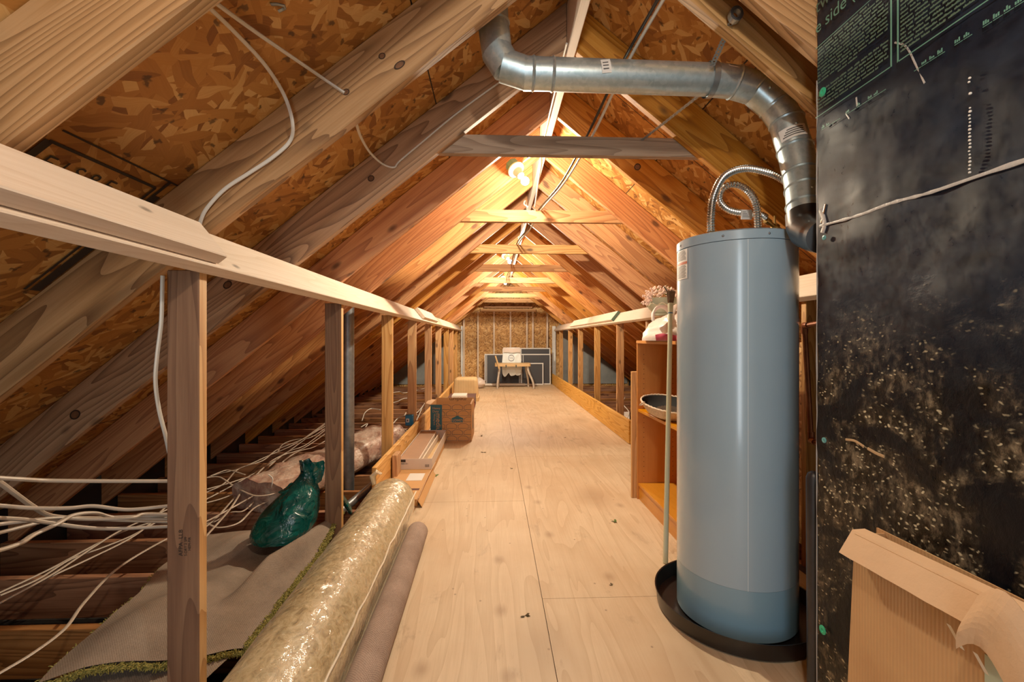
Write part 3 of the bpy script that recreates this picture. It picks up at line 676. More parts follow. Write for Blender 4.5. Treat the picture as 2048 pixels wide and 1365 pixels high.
# perforated strapping
def strap(p0, p1, n, label, w=.02, wdir=(1, 0, 0)):
    p0, p1 = V(p0), V(p1); x = (p1-p0); L = x.length; x.normalize(); w_ = V(wdir); w_ = (w_-x*w_.dot(x)).normalized(); m = MB(); hw = w/2; hr = w*.2
    ps = L/n
    for i in range(n):
        c = p0+x*(i+.5)*ps
        ring = [c+(x*math.cos(q)+w_*math.sin(q))*hr for q in [math.pi/8+k*math.pi/4 for k in range(8)]]
        out = [c+x*a*ps/2+w_*b*hw for a, b in ((1, .4), (.4, 1), (-.4, 1), (-1, .4), (-1, -.4), (-.4, -1), (.4, -1), (1, -.4))]
        out = [c+x*(ps/2)*max(-1, min(1, 1.6*math.cos(q)))+w_*hw*max(-1, min(1, 1.6*math.sin(q))) for q in [math.pi/8+k*math.pi/4 for k in range(8)]]
        m.add(ring+out, [(k, (k+1) % 8, 8+(k+1) % 8, 8+k) for k in range(8)])
    return m, label
sroot = empty('pipe_strap', pY(1425, 130, 1.62), 'perforated steel strap hanging the vent pipe from a rafter and collar tie', 'pipe strap')
s0, s1 = pY(1463, 44, 1.438), pY(1424, 132, 1.595)
strap(s0, s1, 13, '')[0].build('upper_strap', 'strap', sroot, solid=.0012)
strap(pY(1402, 188, 1.72), pY(1283, 281, 2.095), 17, '', .016)[0].build('lower_strap', 'strap', sroot, solid=.0012)
pc = C.lerp(Dq, .985)
MB().grid(lambda u, v: pc+V(((v-.5)*.022, math.cos(2*math.pi*u)*VR*1.09, math.sin(2*math.pi*u)*VR*1.09)), 28, 1).build('pipe_loop', 'strap', sroot, smooth=True)
cc = pY(1471, 30, 1.42)
m = MB()
for k in range(4):
    r = .024-.003*k
    m.grid(lambda u, v: cc+V(((r+.004*v*0)*math.cos(2*math.pi*u)*.9, (v-.5)*.02, r*math.sin(2*math.pi*u))), 20, 1)
m.build('strap_coil', 'strap', sroot, smooth=True, solid=.001)
# ---------------------------------------------------------------- black foil chase
CXX, CY1 = .965, 1.30
ch = empty('foil_chase', (CXX+.15, .5, 0), 'tall black foil faced insulated chase printed in green, filling the picture side', 'insulated chase')
def chz(x): return zd(x)-.012
x1 = 1.32
m = MB()
def face(u, v):
    y = -.5+(CY1+.5)*u; z = chz(CXX)*v
    d = .006*noise.noise(V((y*5, z*5, 0)))+.004*noise.noise(V((y*17, z*17, 3)))
    e = min(1, (1-u)*14)
    return V((CXX-.004+d*e+(.004*noise.noise(V((z*9, 0, 7))) if u > .99 else 0), y if u < 1 else CY1+.006*noise.noise(V((0, z*9, 5))), z))
m.grid(face, 70, 80)
m.prism([(CXX+.004, CY1-.006, 0), (x1, CY1-.006, 0), (x1, CY1-.006, chz(x1)), (CXX+.004, CY1-.006, chz(CXX+.004))], (0, -1.75, 0))
m.build('foil_facing', 'wrap', ch, smooth=True)
# light ragged edge
ed = [V((CXX-.003+.002*noise.noise(V((z, 1, 1))), CY1+.004+.004*noise.noise(V((z*6, 2, 2))), z)) for z in [i*.03 for i in range(0, 64)]]
MB().tube(ed, [.0016+.0016*abs(noise.noise(V((i*.7, 0, 0)))) for i in range(len(ed))], 6).build('ragged_edge', 'seam', ch, smooth=True)
def fp(y, z, dx=.0115): return V((CXX-dx, y, z))
def lump(pts, w, mat, name):
    return MB().tube(spline([fp(y, z, .006) for y, z in pts], 6), w, 6, flat=.5, up=(1, 0, 0)).build(name, mat, ch, smooth=True)
lump([(1.29, 1.452), (1.15, 1.445), (1.05, 1.448), (.95, 1.442), (.8, 1.443), (.5, 1.44)], [.0042+.003*noise.noise(V((i*.9, 0, 0))) for i in range(31)], 'seam', 'seam_tape')
lump([(1.285, 1.50), (1.275, 1.475), (1.27, 1.45), (1.278, 1.43)], .007, 'seam', 'crumpled_foil')
lump([(1.265, 1.51), (1.272, 1.49), (1.282, 1.46)], .004, 'chrome', 'crumpled_foil')
lump([(1.19, .845), (1.16, .848), (1.13, .84)], .0035, 'sliver', 'wood_sliver'); lump([(1.118, .838), (1.09, .832), (1.07, .83)], .004, 'sliver', 'wood_sliver')
lump([(1.04, 1.83), (1.01, 1.80), (.985, 1.74), (.965, 1.69)], .0022, 'seam', 'scratch_streak')
lump([(1.19, 1.735), (1.178, 1.715)], .0018, 'seam', 'scratch_streak'); lump([(1.155, 1.76), (1.152, 1.735)], .0022, 'seam', 'scratch_streak')
bead = MB()
for i in range(26):
    z = 1.635-.0072*i-(.02 if i < 3 else 0); y = .868+.003*noise.noise(V((i*.6, 0, 0)))
    if i in (2, 4, 5, 6): continue
    bead.ball(fp(y, z+.03 if i < 3 else z, .0085), .0018+.0012*random.random(), 6)
bead.build('glue_beads', 'white', ch, smooth=True)['label'] = 'line of dried white glue drops'
for y, z, mt, r in ((1.268, 1.836, 'capgreen', .0125), (1.268, .275, 'capgreen', .0125), (1.262, .827, 'capblue', .008), (1.262, 1.412, 'capblue', .007)):
    o = MB().lathe([(0, .0), (r, .0), (r, .002), (r*.45, .003), (r*.3, .0015), (0, .0015)], fp(y, z, .012), 20, basis((0, 0, 0), (0, 1, 0), (0, 0, 1), (1, 0, 0)) @ Matrix.Scale(-1, 4, (0, 0, 1))).build('cap_nail', mt, ch, smooth=True)
# print : reads from far to near, along -Y
def pr(s, y, z, size, mat='print', sx=1.): return text('printed_text', s, size, mat, Matrix.Translation((CXX-.0125, y, z)) @ basis((0, 0, 0), (0, -1, 0), (0, 0, 1), (-1, 0, 0)), ch, sx=sx)
pr('e side (living space)', 1.297, 2.022, .05); pr('tward warm', 1.297, 2.082, .055, 'printd')
pm, pl = MB(), MB()
def bar(mb, y0, y1, z0, z1): mb.box(CXX-.0128, CXX-.0122, y1, y0, z0, z1)
random.seed(3)
for c0, c1 in ((1.292, 1.045), (1.022, .62)):
    for i in range(19):
        z = 1.968-i*.0098
        if c0 > 1.2 and i == 12: continue
        y = c0-.004; end = c1+.006+(.1*random.random() if random.random() < .25 else 0)
        if c0 > 1.2 and i in (11, 13): y -= .13*random.random()
        while y > end:
            L = min(.008+.03*random.random(), y-end)
            # each word as a run of short strokes, too fine to read
            q = y
            while q-.0022 > y-L:
                hgt = random.choice((.0035, .0035, .005)); bar(pm, q, q-.0021, z, z+hgt); q -= .0028
            y -= L+.0035
bar(pl, 1.297, .5, 1.978, 1.9795)
bar(pl, 1.297, 1.043, 1.773, 1.7755); bar(pl, 1.025, .5, 1.773, 1.7755)
bar(pl, 1.045, 1.041, 1.773, 1.9785); bar(pl, 1.027, 1.023, 1.773, 1.9785)
for k in range(40):
    y = 1.29-k*.018
    if .99 < y < 1.06 or random.random() < .18: continue
    bar(pl, y, y-.016, 1.727, 1.7282)
    if random.random() < (.85 if y < .98 else .35):
        for j in range(3): bar(pl, y-.004*j, y-.004*j-.0025, 1.731, 1.734+.006*random.random())
a = pm.build('fine_print', 'printd', ch); a['label'] = 'block of fine green print'; pl.build('print_border', 'print', ch)
# black foam pipe beside the chase
tag(MB().tube([(.985, 1.345, 0), (.985, 1.345, .2), (.984, 1.347, .5), (.984, 1.348, .69), (.984, 1.348, .705), (.984, 1.348, .712)], [.021, .021, .021, .021, .016, .006], 16).build('foam_pipe', 'blackpipe', smooth=True), 'upright black foam covered pipe with a rounded end beside the chase', 'pipe')
# ---------------------------------------------------------------- cardboard box by the chase
cb = empty('cardboard_box', (.91, .72, 0), 'tall tan corrugated cardboard box with a folded lip against the black chase', 'cardboard box')
bx0, bx1, by0, by1, bh = .872, .948, .30, 1.055, .648
MB().prism([(bx0, by0, 0), (bx0, by1+.035, 0), (bx0, by1+.02, .3), (bx0, by1, bh), (bx0, by0, bh+.03)], (.004, 0, 0)).build('front_panel', 'corr', cb)
MB().box(bx1-.004, bx1, by0, by1+.02, 0, bh+.005).build('back_panel', 'corr', cb)
MB().hexa([(bx0+.004, by1+.034, 0), (bx1-.004, by1+.034, 0), (bx1-.004, by1+.03, 0), (bx0+.004, by1+.03, 0), (bx0+.004, by1, bh), (bx1-.004, by1, bh), (bx1-.004, by1-.004, bh), (bx0+.004, by1-.004, bh)]).build('end_panel', 'corr', cb)
def flapf(u, v):
    y = by1+.012-(by1-by0)*u; w = v
    pts = [V((bx0+.025, y-.012*(1-u), bh+.012)), V((bx0+.004, y, bh+.005)), V((bx0-.030, y, bh-.050+.004*noise.noise(V((u*9, 0, 1)))))]
    p = pts[0].lerp(pts[1], w*2) if w < .5 else pts[1].lerp(pts[2], (w-.5)*2)
    return p+V((0, 0, .03*u))
MB().grid(flapf, 24, 6).build('folded_lip', 'flap', cb, solid=.003)
def torn(u, v):
    y = .74-.12*u; z = bh+.03-.11*v+.03*math.sin(u*5); return V((bx0-.04-.014*math.sin(v*2.5)-.005*noise.noise(V((u*2, v*2, 2))), y+.03*v, z))
MB().grid(torn, 12, 10).build('torn_flap', 'flap', cb, solid=.002)
MB().box(bx0-.0015, bx0, by0, .765, .2, .56).build('pale_label', 'mint', cb)
for a, b in (((.79, .60), (.775, .565)), ((.745, .58), (.735, .55))):
    MB().grid(lambda u, v: V((bx0-.046+.01*v, a[0]+(b[0]-a[0])*v-.008*u, a[1]+(b[1]-a[1])*v)), 2, 6).build('tape_strip', 'tape', cb)
# ---------------------------------------------------------------- copper pipe, OSB offcut behind the heater
cp = empty('copper_pipe', (1.34, 1.9, .68), 'old copper pipe with elbows running down behind the water heater', 'copper pipe')
c0, c1 = pY(1609, 652, 1.9), pY(1622, 880, 1.9)
MB().tube([c0, c0.lerp(c1, .5), c1], .0105, 14).build('riser', 'copper', cp, smooth=True)
for c, s in ((c0, 1), (c1, -1)):
    e = V((c.x-.14, 1.302, c.z+.03*s))
    d = (e-c).normalized()
    MB().tube([c-V((0, 0, .035*s)), c-V((0, 0, .012*s)), c+V((0, 0, .004*s))+d*.004, c+d*.014, c+d*.04], .014, 14).build('elbow', 'copper', cp, smooth=True)
    MB().tube([c+d*.02, e], .0105, 14).build('branch', 'copper', cp, smooth=True)
tag(board('panel_offcut', 'osbw', (1.68, 2.28, 0), (0, 1, 0), (0, 0, 1), 1.0, .011, 1.1), 'upright sheet of strand board behind the water heater', 'board')
# ---------------------------------------------------------------- bookcase and what stands in it
bk = empty('bookcase', (1.15, 2.63, 0), 'open orange laminate bookcase behind the water heater', 'bookcase')
X0, X1, Y0, Y1 = 1.0, 1.30, 2.15, 3.12
MB().box(X0, X1, Y1-.018, Y1, 0, 1.087).build('side_panel', 'lam', bk); MB().box(X0, X1, Y0, Y0+.018, 0, 1.087).build('side_panel', 'lam', bk)
MB().box(X0-.004, X1, Y0, Y1, 1.0875, 1.107).build('top_panel', 'lamh', bk, bevel=.002)
MB().box(X1-.008, X1, Y0+.019, Y1-.019, .0, 1.086).build('back_panel', 'lam', bk)
for z in (.095, .612): MB().box(X0+.004, X1-.009, Y0+.019, Y1-.019, z, z+.018).build('shelf', 'lamh', bk, bevel=.001)
MB().box(X0+.012, X0+.03, Y0+.019, Y1-.019, 0, .0945).build('plinth', 'lamh', bk)
hm = MB()
for x in (X0+.045, X1-.05):
    for i in range(26):
        z = .16+.034*i; hm.lathe([(0, 0), (.0028, 0), (.0028, .0006), (0, .0006)], (x, Y1-.0182, z), 6, basis((0, 0, 0), (1, 0, 0), (0, 0, 1), (0, -1, 0)))
o = hm.build('peg_hole_pattern', 'inkbrown', bk); o['kind'] = 'stuff'
tag(board('spare_board', 'kick', (.965, 3.143, 0), (0, 0, 1), (1, 0, 0), .89, .018, .16), 'plain pine board standing against the far end of the bookcase', 'board')
# basket on the middle shelf
bs = empty('oval_basket', (1.11, 2.79, .631), 'shallow oval basket lined in black on the middle shelf', 'basket')
mt = Matrix.Diagonal((.168, .265, 1, 1))
MB().lathe([(0, .0), (.80, .0), (.93, .03), (1., .058), (1.03, .062), (1.0, .066), (.96, .06), (.9, .03), (.78, .006), (0, .006)][:4], (1.11, 2.79, .631), 40, mt).build('basket_wall', 'wicker', bs, smooth=True)
MB().lathe([(0, .004), (.78, .004), (.9, .03), (.965, .06)], (1.11, 2.79, .631), 40, mt).build('lining', 'basketin', bs, smooth=True)
rim = [V((1.11+.168*math.cos(q), 2.79+.265*math.sin(q), .693+.002*math.sin(q*40))) for q in [2*math.pi*i/90 for i in range(91)]]
MB().tube(rim, .006, 8, False).build('rim', 'wicker', bs, smooth=True)
MB().tube([V((.942+.016*math.cos(q)-.01, 2.80+.03*math.cos(q+1.2), .69+.016*math.sin(q))) for q in [2*math.pi*i/16 for i in range(17)]], .004, 6).build('handle', 'wicker', bs, smooth=True)
MB().grid(lambda u, v: V((1.13+.09*(u-.5)*2*math.sqrt(max(0, 1-(2*v-1)**2)), 2.8+.15*(2*v-1), .642+.012*(1-(2*v-1)**2)*(1-(2*u-1)**2)+.004*noise.noise(V((u*9, v*9, 0))))), 14, 14).build('dry_bits', 'soil', bs)
bs.rotation_euler.x = math.radians(5); bs.location.z += .020
# white carrier bag on the bookcase top
wb = empty('carrier_bag', (1.13, 2.80, 1.108), 'crumpled white carrier bag with a pink print on the bookcase top', 'plastic bag')
def bagf(u, v):
    a = 2*math.pi*u; h = v
    ph = h*math.pi/2; rr = max(.02, math.cos(ph))**.55
    n = 1+.14*noise.noise(V((math.cos(a)*1.6, math.sin(a)*1.6, h*3)))+.07*noise.noise(V((math.cos(a)*5, math.sin(a)*5, h*7)))
    x = 1.105+.165*rr*n*math.cos(a); y = 2.73+.27*rr*n*math.sin(a)
    z = 1.1085+(.17+.03*math.sin(a+2.))*math.sin(ph)+.02*h*noise.noise(V((math.cos(a)*3, math.sin(a)*3, 5)))
    return V((x, y, max(1.1085, z)))
body = MB().grid(bagf, 48, 18)
body.build('bag_body', 'bagwhite', wb, smooth=True)
def loop(c, w, h, tilt, lean):
    pts = []
    for i in range(15):
        q = math.pi*i/14; pts.append(V(c)+V((lean*math.sin(q), -math.cos(q)*w*math.cos(tilt), math.sin(q)*h))+V((math.cos(q)*w*math.sin(tilt)*-1, 0, 0)))
    return MB().tube(pts, [.012+.016*abs(math.cos(math.pi*i/14)) for i in range(15)], 8, flat=.35, up=(0, 0, 1)).build('handle', 'bagwhite', wb, smooth=True)
loop((1.01, 2.62, 1.225), .085, .085, 1.25, -.02); loop((1.09, 2.56, 1.23), .09, .095, 1.2, .0)
def pinkf(u, v):
    vv = v*(.17-.1*abs(u-.3)); p = bagf(.575+.11*u, vv); o = p-V((1.105, 2.73, p.z)); return p+o*.035+V((0, 0, .001))
MB().grid(pinkf, 10, 6).build('pink_print', 'bagred', wb, smooth=True)
# flower pot behind the bag
fpz = 1.277
fpc = V((1.135, 3.0, fpz))
ft = empty('flower_pot', fpc, 'pale mint pot of small pink silk flowers behind the carrier bag', 'flower pot')
MB().lathe([(0, 0), (.062, 0), (.064, .012), (.058, .018), (.085, .045), (.1, .08), (.106, .115), (.101, .115), (.09, .07), (0, .05)], fpc, 40, None).build('pot', 'mintpot', ft, smooth=True)
wv = [fpc+V(((.099+.002)*math.cos(q), (.099+.002)*math.sin(q), .072+.008*math.sin(9*q))) for q in [2*math.pi*i/120 for i in range(121)]]
MB().tube(wv, .0035, 6, False).build('wavy_relief', 'mintpot2', ft, smooth=True)
random.seed(11); bl, lf = MB(), MB()
for i in range(150):
    a = random.uniform(0, 6.283); r = .13*math.sqrt(random.random()); z = .125+.055*(1-(r/.13)**2)+random.uniform(-.02, .018)
    if r > .1: z -= .035*random.random()
    c = fpc+V((r*math.cos(a), r*math.sin(a), z))
    for k in range(4): bl.ball(c+V((random.uniform(-.006, .006), random.uniform(-.006, .006), random.uniform(-.005, .005))), random.uniform(.0045, .008), 6)
    if i % 4 == 0:
        d = V((random.uniform(-1, 1), random.uniform(-1, 1), random.uniform(-.2, .6))).normalized(); s = d.orthogonal().normalized()*.006
        lf.add([c, c+d*.014+s, c+d*.03, c+d*.014-s], [(0, 1, 2, 3)])
for i in range(14):
    a = i*.45; lf.tube([fpc+V((.02*math.cos(a), .02*math.sin(a), .06)), fpc+V((.08*math.cos(a), .08*math.sin(a), .135))], .0015, 4)
# trailing spray on the left
for i in range(26):
    t = i/26; c = fpc+V((-.1-.035*t, -.06-.03*t, .135-.07*t+.01*random.random()))
    for k in range(3): bl.ball(c+V((random.uniform(-.012, .012), random.uniform(-.012, .012), random.uniform(-.008, .008))), .006, 6)
bl.build('blossom_sprays', 'petal', ft, smooth=True); lf.build('leaves', 'leaf', ft)
MB().tube(bez(fpc+V((.01, -.09, .1)), fpc+V((0, -.1, .15)), fpc+V((-.01, -.1, .17)), fpc+V((-.03, -.1, .19))), [.005]*5+[.008]*4+[.006, .003], 6, flat=.5).build('dark_stake', 'darkgrn', ft, smooth=True)
# long handled brush, bristles up
p0, p1 = pY(1331, 1131, 2.21), pY(1341, 628, 2.47)
p0.z = 0.001
ax = (p1-p0).normalized()
br = empty('long_brush', p0, 'long pale handled brush standing upside down beside the water heater', 'brush')
MB().tube([p0, p1], .0125, 14).build('handle', 'polew', br, smooth=True)
MB().tube([p1+ax*.0002, p1+ax*.006], .0132, 14).build('blue_band', 'blueband', br)
MB().tube([p1+ax*.0062, p1+ax*.06], [.014, .0155], 14).build('ferrule', 'polew', br, smooth=True)
random.seed(5); bm_ = MB(); e1 = ax.orthogonal().normalized(); e2 = ax.cross(e1)
for i in range(170):
    q = random.uniform(0, 6.283); r = .014*math.sqrt(random.random()); o_ = e1*math.cos(q)+e2*math.sin(q)
    bm_.tube([p1+ax*.058+o_*r, p1+ax*(.125+.012*random.random())+o_*r*1.75], [.0016, .0011], 4)
bm_.build('bristles', 'bristle', br)
yp0, yp1 = V((1.03, 2.2, .632)), pY(1349.5, 700, 2.3)
tag(MB().tube([V((1.035, 2.36, .632)), V((1.012, 2.345, 1.06))], [.009, .008], 10).build('yellow_stick', 'yellow', smooth=True), 'yellow stick standing on the bookcase shelf behind the brush handle', 'stick')
# ---------------------------------------------------------------- rolls on the floor
r0 = .142; fa, fb = V((-.612, 2.76, r0+.001)), V((-.585, .62, r0+.001))
dx = (fb-fa).normalized()
rl = empty('wrapped_roll', (fa+fb)/2-V((0, 0, r0)), 'thick straw coloured roll wrapped in clear shiny plastic film on the floor', 'wrapped roll')
side = V((0, 0, 1)).cross(dx).normalized()
def rollf(u, v):
    a = 2*math.pi*u; t = v*v*(3-2*v) if False else v
    L = (fb-fa).length
    rr = r0*(1+.03*noise.noise(V((math.cos(a)*1.5, math.sin(a)*1.5, v*7)))-.02*max(0, math.cos(v*2*math.pi*5))**6)
    if v < .03: rr *= .90+.10*math.sqrt(v/.03)
    p = fa.lerp(fb, v)+(side*math.cos(a)+V((0, 0, 1))*math.sin(a))*rr
    p.z = max(p.z, .0015); return p
MB().grid(rollf, 48, 90).build('film_wrap', 'roll', rl, smooth=True)
MB().grid(lambda u, v: fa+(side*math.cos(6.2832*u)+V((0, 0, 1))*math.sin(6.2832*u))*r0*.9*v-dx*.012*math.sin(v*9)*0+dx*.002, 40, 5).build('end_face', 'roll', rl, smooth=True)
def skirt(sgn):
    def fn(u, v):
        p = fa.lerp(fb, .03+.94*v); q = .35
        top = p+side*sgn*r0*math.cos(q)*1.012+V((0, 0, r0*math.sin(q)))
        bot = p+side*sgn*(r0*1.03+.012*noise.noise(V((v*8, 3, sgn)))); bot.z = .012+.03*abs(noise.noise(V((v*6, 1, sgn))))
        r = top.lerp(bot, u); return r+side*sgn*.006*noise.noise(V((u*3, v*18, sgn)))
    return fn
SGN = 1 if (side.x > 0) else -1
MB().grid(skirt(SGN), 8, 60).build('loose_film', 'clear', rl, smooth=True)
MB().tube([fa+V((-.115, .005, .09)), fa+V((-.13, .02, .135)), fa+V((-.105, .03, .16)), fa+V((-.075, .02, .15))], [.02, .03, .024, .01], 10, flat=.6).build('film_tuft', 'clear', rl, smooth=True)
for s, r_ in ((SGN, .004), (-SGN, .0035)):
    q = .33 if s == SGN else .12
    MB().tube([fa.lerp(fb, t)+side*s*r0*1.02*math.cos(q)+V((.006*noise.noise(V((t*19, 0, s))), 0, r0*math.sin(q)+.022*noise.noise(V((t*11, 2, s))))) for t in [i/30 for i in range(31)]], r_, 6).build('film_seam', 'tape', rl, smooth=True)
# carpet roll to its right
r1 = .055
ga, gb = V((-.420, 2.50, r1+.001)), V((-.396, .7, r1+.001))
def spiral(u, v):
    a = 2*math.pi*u*1.0; rr = r1*(1+.015*noise.noise(V((v*9, a, 0))))
    dd = (gb-ga).normalized(); s = V((0, 0, 1)).cross(dd).normalized()
    p = ga.lerp(gb, v)+(s*math.cos(a)+V((0, 0, 1))*math.sin(a))*rr; p.z = max(p.z, .001); return p
cr = empty('carpet_roll', (ga+gb)/2-V((0, 0, r1)), 'thin rolled carpet, brown backing outward, beside the plastic wrapped roll', 'carpet roll')
MB().grid(spiral, 32, 40).build('backing', 'rollcarpet', cr, smooth=True)
sp_ = [ga+V((r1*.96*(1-.13*q/3)*math.cos(q), -.004, r1*.96*(1-.13*q/3)*math.sin(q))) for q in [i*.3 for i in range(60)]]
MB().tube(sp_, .0038, 6).build('rolled_end', 'rollcarpet', cr, smooth=True)
# ---------------------------------------------------------------- carpet draped over the joists
cp2 = empty('carpet_remnant', (-1.3, 1.95, 0), 'brown backed carpet remnant with olive pile edge draped over the joists', 'carpet')
def cz(x, y):
    z = .030+.022*noise.noise(V((x*3.2, y*3.2, 0)))
    z += .10*math.exp(-((x+1.28)/.16)**2-((y-1.72)/.24)**2)
    z += .09*math.exp(-((x+1.02-(y-2.1)*.25)/.06)**2)*min(1, max(0, (y-1.85)/.25))
    z += .045*math.exp(-((x+1.25)/.2)**2-((y-2.42)/.12)**2)
    z -= .05*math.exp(-((x+1.13)/.06)**2-((y-2.05)/.22)**2)
    return max(.012, z)
Q = [V((-1.40, 1.44, 0)), V((-.889, 1.63, 0)), V((-.885, 2.62, 0)), V((-1.66, 2.55, 0))]
def quad(u, v, q=Q): return q[0].lerp(q[1], u).lerp(q[3].lerp(q[2], u), v)
def top(u, v):
    p = quad(u, v); p += V((.03*noise.noise(V((v*4, 0, 1)))*(1-u), .03*noise.noise(V((u*4, 2, 1)))*(1-v), 0))
    if u > .985: p.x -= .012*abs(noise.noise(V((v*5, 0, 9))))
    p.z = cz(p.x, p.y); return p
MB().grid(top, 60, 80).build('backing', 'jute', cp2, smooth=True)
def tufts(mb, path, w, n, hgt):
    for i in range(n):
        t = random.random(); k = t*(len(path)-1); a = path[int(k)]; b = path[min(len(path)-1, int(k)+1)]; c = a.lerp(b, k-int(k))
        c = c+V((random.uniform(-w, w), random.uniform(-w, w), random.uniform(-.012, .001)))
        d = V((random.uniform(-1, 1), random.uniform(-1, 1), random.uniform(-.5, .9))).normalized()
        mb.tube([c, c+d*hgt*.6, c+d*hgt+V((0, 0, -.003))], [.0022, .002, .0012], 4)
random.seed(21); tf = MB()
e_right = [top(1, i/60)+V((.012, 0, .004)) for i in range(61)]; e_front = [top(i/60, 0)+V((0, -.006, -.008)) for i in range(61)]; e_left = [top(0, i/60)+V((-.004, 0, -.006)) for i in range(61)]
tufts(tf, e_right, .010, 2600, .013); tufts(tf, e_front, .008, 1600, .012); tufts(tf, e_left, .005, 260, .014)
tf.build('pile_edge', 'pile', cp2)
# lower fold of the same carpet
Q2 = [V((-1.37, 1.36, 0)), V((-.95, 1.50, 0)), V((-.895, 1.75, 0)), V((-1.4, 1.6, 0))]
def low(u, v):
    p = quad(u, v, Q2); p.z = .0005+.012*v+.004*noise.noise(V((p.x*5, p.y*5, 4))); p.z = max(.0005, p.z)
    return p
lc = MB().grid(low, 30, 12).build('under_layer', 'jute', cp2, smooth=True)
t2 = MB(); tufts(t2, [low(i/60, 0)+V((0, -.004, .004)) for i in range(61)], .006, 1000, .011); t2.build('pile_edge', 'pile', cp2)
# ---------------------------------------------------------------- green bag
gb_ = empty('green_bag', (-1.08, 2.42, .07), 'dark green plastic bag with knotted top slumped against the second post', 'plastic bag')
def bagg(u, v):
    a = 2*math.pi*u; ca, sa = math.cos(a), math.sin(a)
    prof = [(0, .98), (.12, 1.06), (.35, .98), (.6, .72), (.78, .46), (.9, .3), (1., .26)]
    for (h0, w0), (h1, w1) in zip(prof, prof[1:]):
        if v <= h1: w = w0+(w1-w0)*(v-h0)/(h1-h0); break
    n = 1+.10*noise.noise(V((ca*1.4, sa*1.4, v*2.2)))+.05*noise.noise(V((ca*4, sa*4, v*6)))
    x = -1.10+.10*v+.145*w*n*ca; y = 2.38+.10*v+.15*w*n*sa
    return V((min(x, -.94) if v > .05 else min(x, -.93), y, .105+.30*v))
g = MB().grid(bagg, 56, 40); g.build('bag_body', 'greenbag', gb_, smooth=True, merge=.0005)
def ear(p, q, w0, w1):
    p, q = V(p), V(q); 
    def fn(u, v):
        c = p.lerp(q, v); w = w0+(w1-w0)*v
        return c+V(((u-.5)*w, .02*math.sin(u*7+v*3)+.012*noise.noise(V((u*5, v*5, p.x*9))), .02*noise.noise(V((u*3, v*3, 2)))))
    return MB().grid(fn, 14, 14).build('knot_ear', 'greenbag', gb_, smooth=True)
ear((-1.0, 2.46, .36), (-1.02, 2.47, .47), .09, .07); ear((-.97, 2.47, .35), (-.955, 2.48, .455), .07, .085); ear((-1.01, 2.44, .37), (-1.08, 2.42, .31), .05, .12)
MB().tube(spline([(-.945, 2.60, .30), (-.90, 2.62, .24), (-.872, 2.66, .17), (-.858, 2.70, .115), (-.862, 2.72, .09)], 5), [.05-.0012*i for i in range(20)]+[.02], 14, flat=.45).build('trailing_end', 'greenbag', gb_, smooth=True)
# ---------------------------------------------------------------- insulation batt in plastic
ib = empty('insulation_batt', (-1.35, 3.8, 0), 'pink insulation batt in crumpled clear plastic lying on the joists', 'insulation')
ia, ie = V((-1.55, 3.02, 0)), V((-1.08, 4.65, 0))
idd = (ie-ia).normalized(); isd = V((idd.y, -idd.x, 0))
def batt(u, v):
    a = math.pi*2*u; w = .21+.03*noise.noise(V((v*4, 0, 3))); hh = .10+.02*noise.noise(V((v*5, 2, 0)))+.035*v
    if v > .86: w *= .95; hh *= .98
    ca, sa = math.cos(a), math.sin(a); ex = lambda t: math.copysign(abs(t)**.65, t)
    p = ia.lerp(ie, v)+isd*w*ex(ca)+V((0, 0, hh+hh*ex(sa)))
    p += V((.018*noise.noise(V((p.x*14, p.y*10, p.z*14))), .01*noise.noise(V((p.y*14, p.x*14, 2))), .022*noise.noise(V((p.x*12, p.y*9, 7)))))
    p.z = max(-.018, p.z-.018); return p
MB().grid(batt, 48, 60).build('batt_wrap', 'insul', ib, smooth=True)
MB().grid(lambda u, v: (batt(u, 0)-V((0, .004, 0))).lerp(ia+V((0, -.012, .09)), v), 40, 5).build('batt_end', 'insul', ib, smooth=True)
MB().grid(lambda u, v: batt(u, 1).lerp(ie+V((0, 0, .11)), v), 40, 4).build('batt_end', 'insul', ib, smooth=True)
# ---------------------------------------------------------------- metal pipes on the left
tag(MB().tube([(-1.125, 3.52, -.21), (-1.125, 3.52, .3), (-1.125, 3.52, 1.44)], .0455, 24).build('riser_pipe', 'ductsteel', smooth=True), 'upright dull grey metal pipe between the second and third left posts', 'pipe')
tag(MB().tube([(-1.0, 2.80, .013), (-.93, 3.25, .02), (-.878, 3.64, .03)], .0265, 16).build('grey_pipe', 'ductsteel', smooth=True), 'thick grey pipe lying slantwise on the joists by the kick board', 'pipe')
# ---------------------------------------------------------------- boxes
fc_ = empty('flat_carton', (-.64, 3.8, 0), 'flat opened brown carton on the floor under the white tray', 'carton')
MB().box(-.775, -.51, 3.02, 4.66, .001, .05).build('carton_body', 'cardbox', fc_, bevel=.003)
MB().grid(lambda u, v: V((-.506+.016*u, 2.93+.85*v, .06+.028*u-.045*(1-v)*0+.01*math.sin(v*3)-.055*u*0)), 3, 20).build('side_flap', 'flap', fc_, solid=.003)
MB().grid(lambda u, v: V((-.508+.03*u, 3.0+.7*v, .052-.048*u)), 3, 8).build('side_flap', 'cardbox', fc_, solid=.003)
MB().box(-.665, -.545, 3.42, 3.60, .0502, .0512).build('white_label', 'paper', fc_); MB().box(-.60, -.53, 3.2, 3.24, .0502, .0510).build('dark_mark', 'darkred', fc_)
tr = empty('white_tray', (-.64, 4.27, .05), 'long white open carton tray holding boards, in front of the big moving box', 'carton tray')
tx0, tx1, ty0, ty1, tz = -.782, -.508, 3.70, 4.86, .0515
MB().box(tx0, tx1, ty0, ty1, tz, tz+.003).build('tray_bottom', 'trayin', tr)
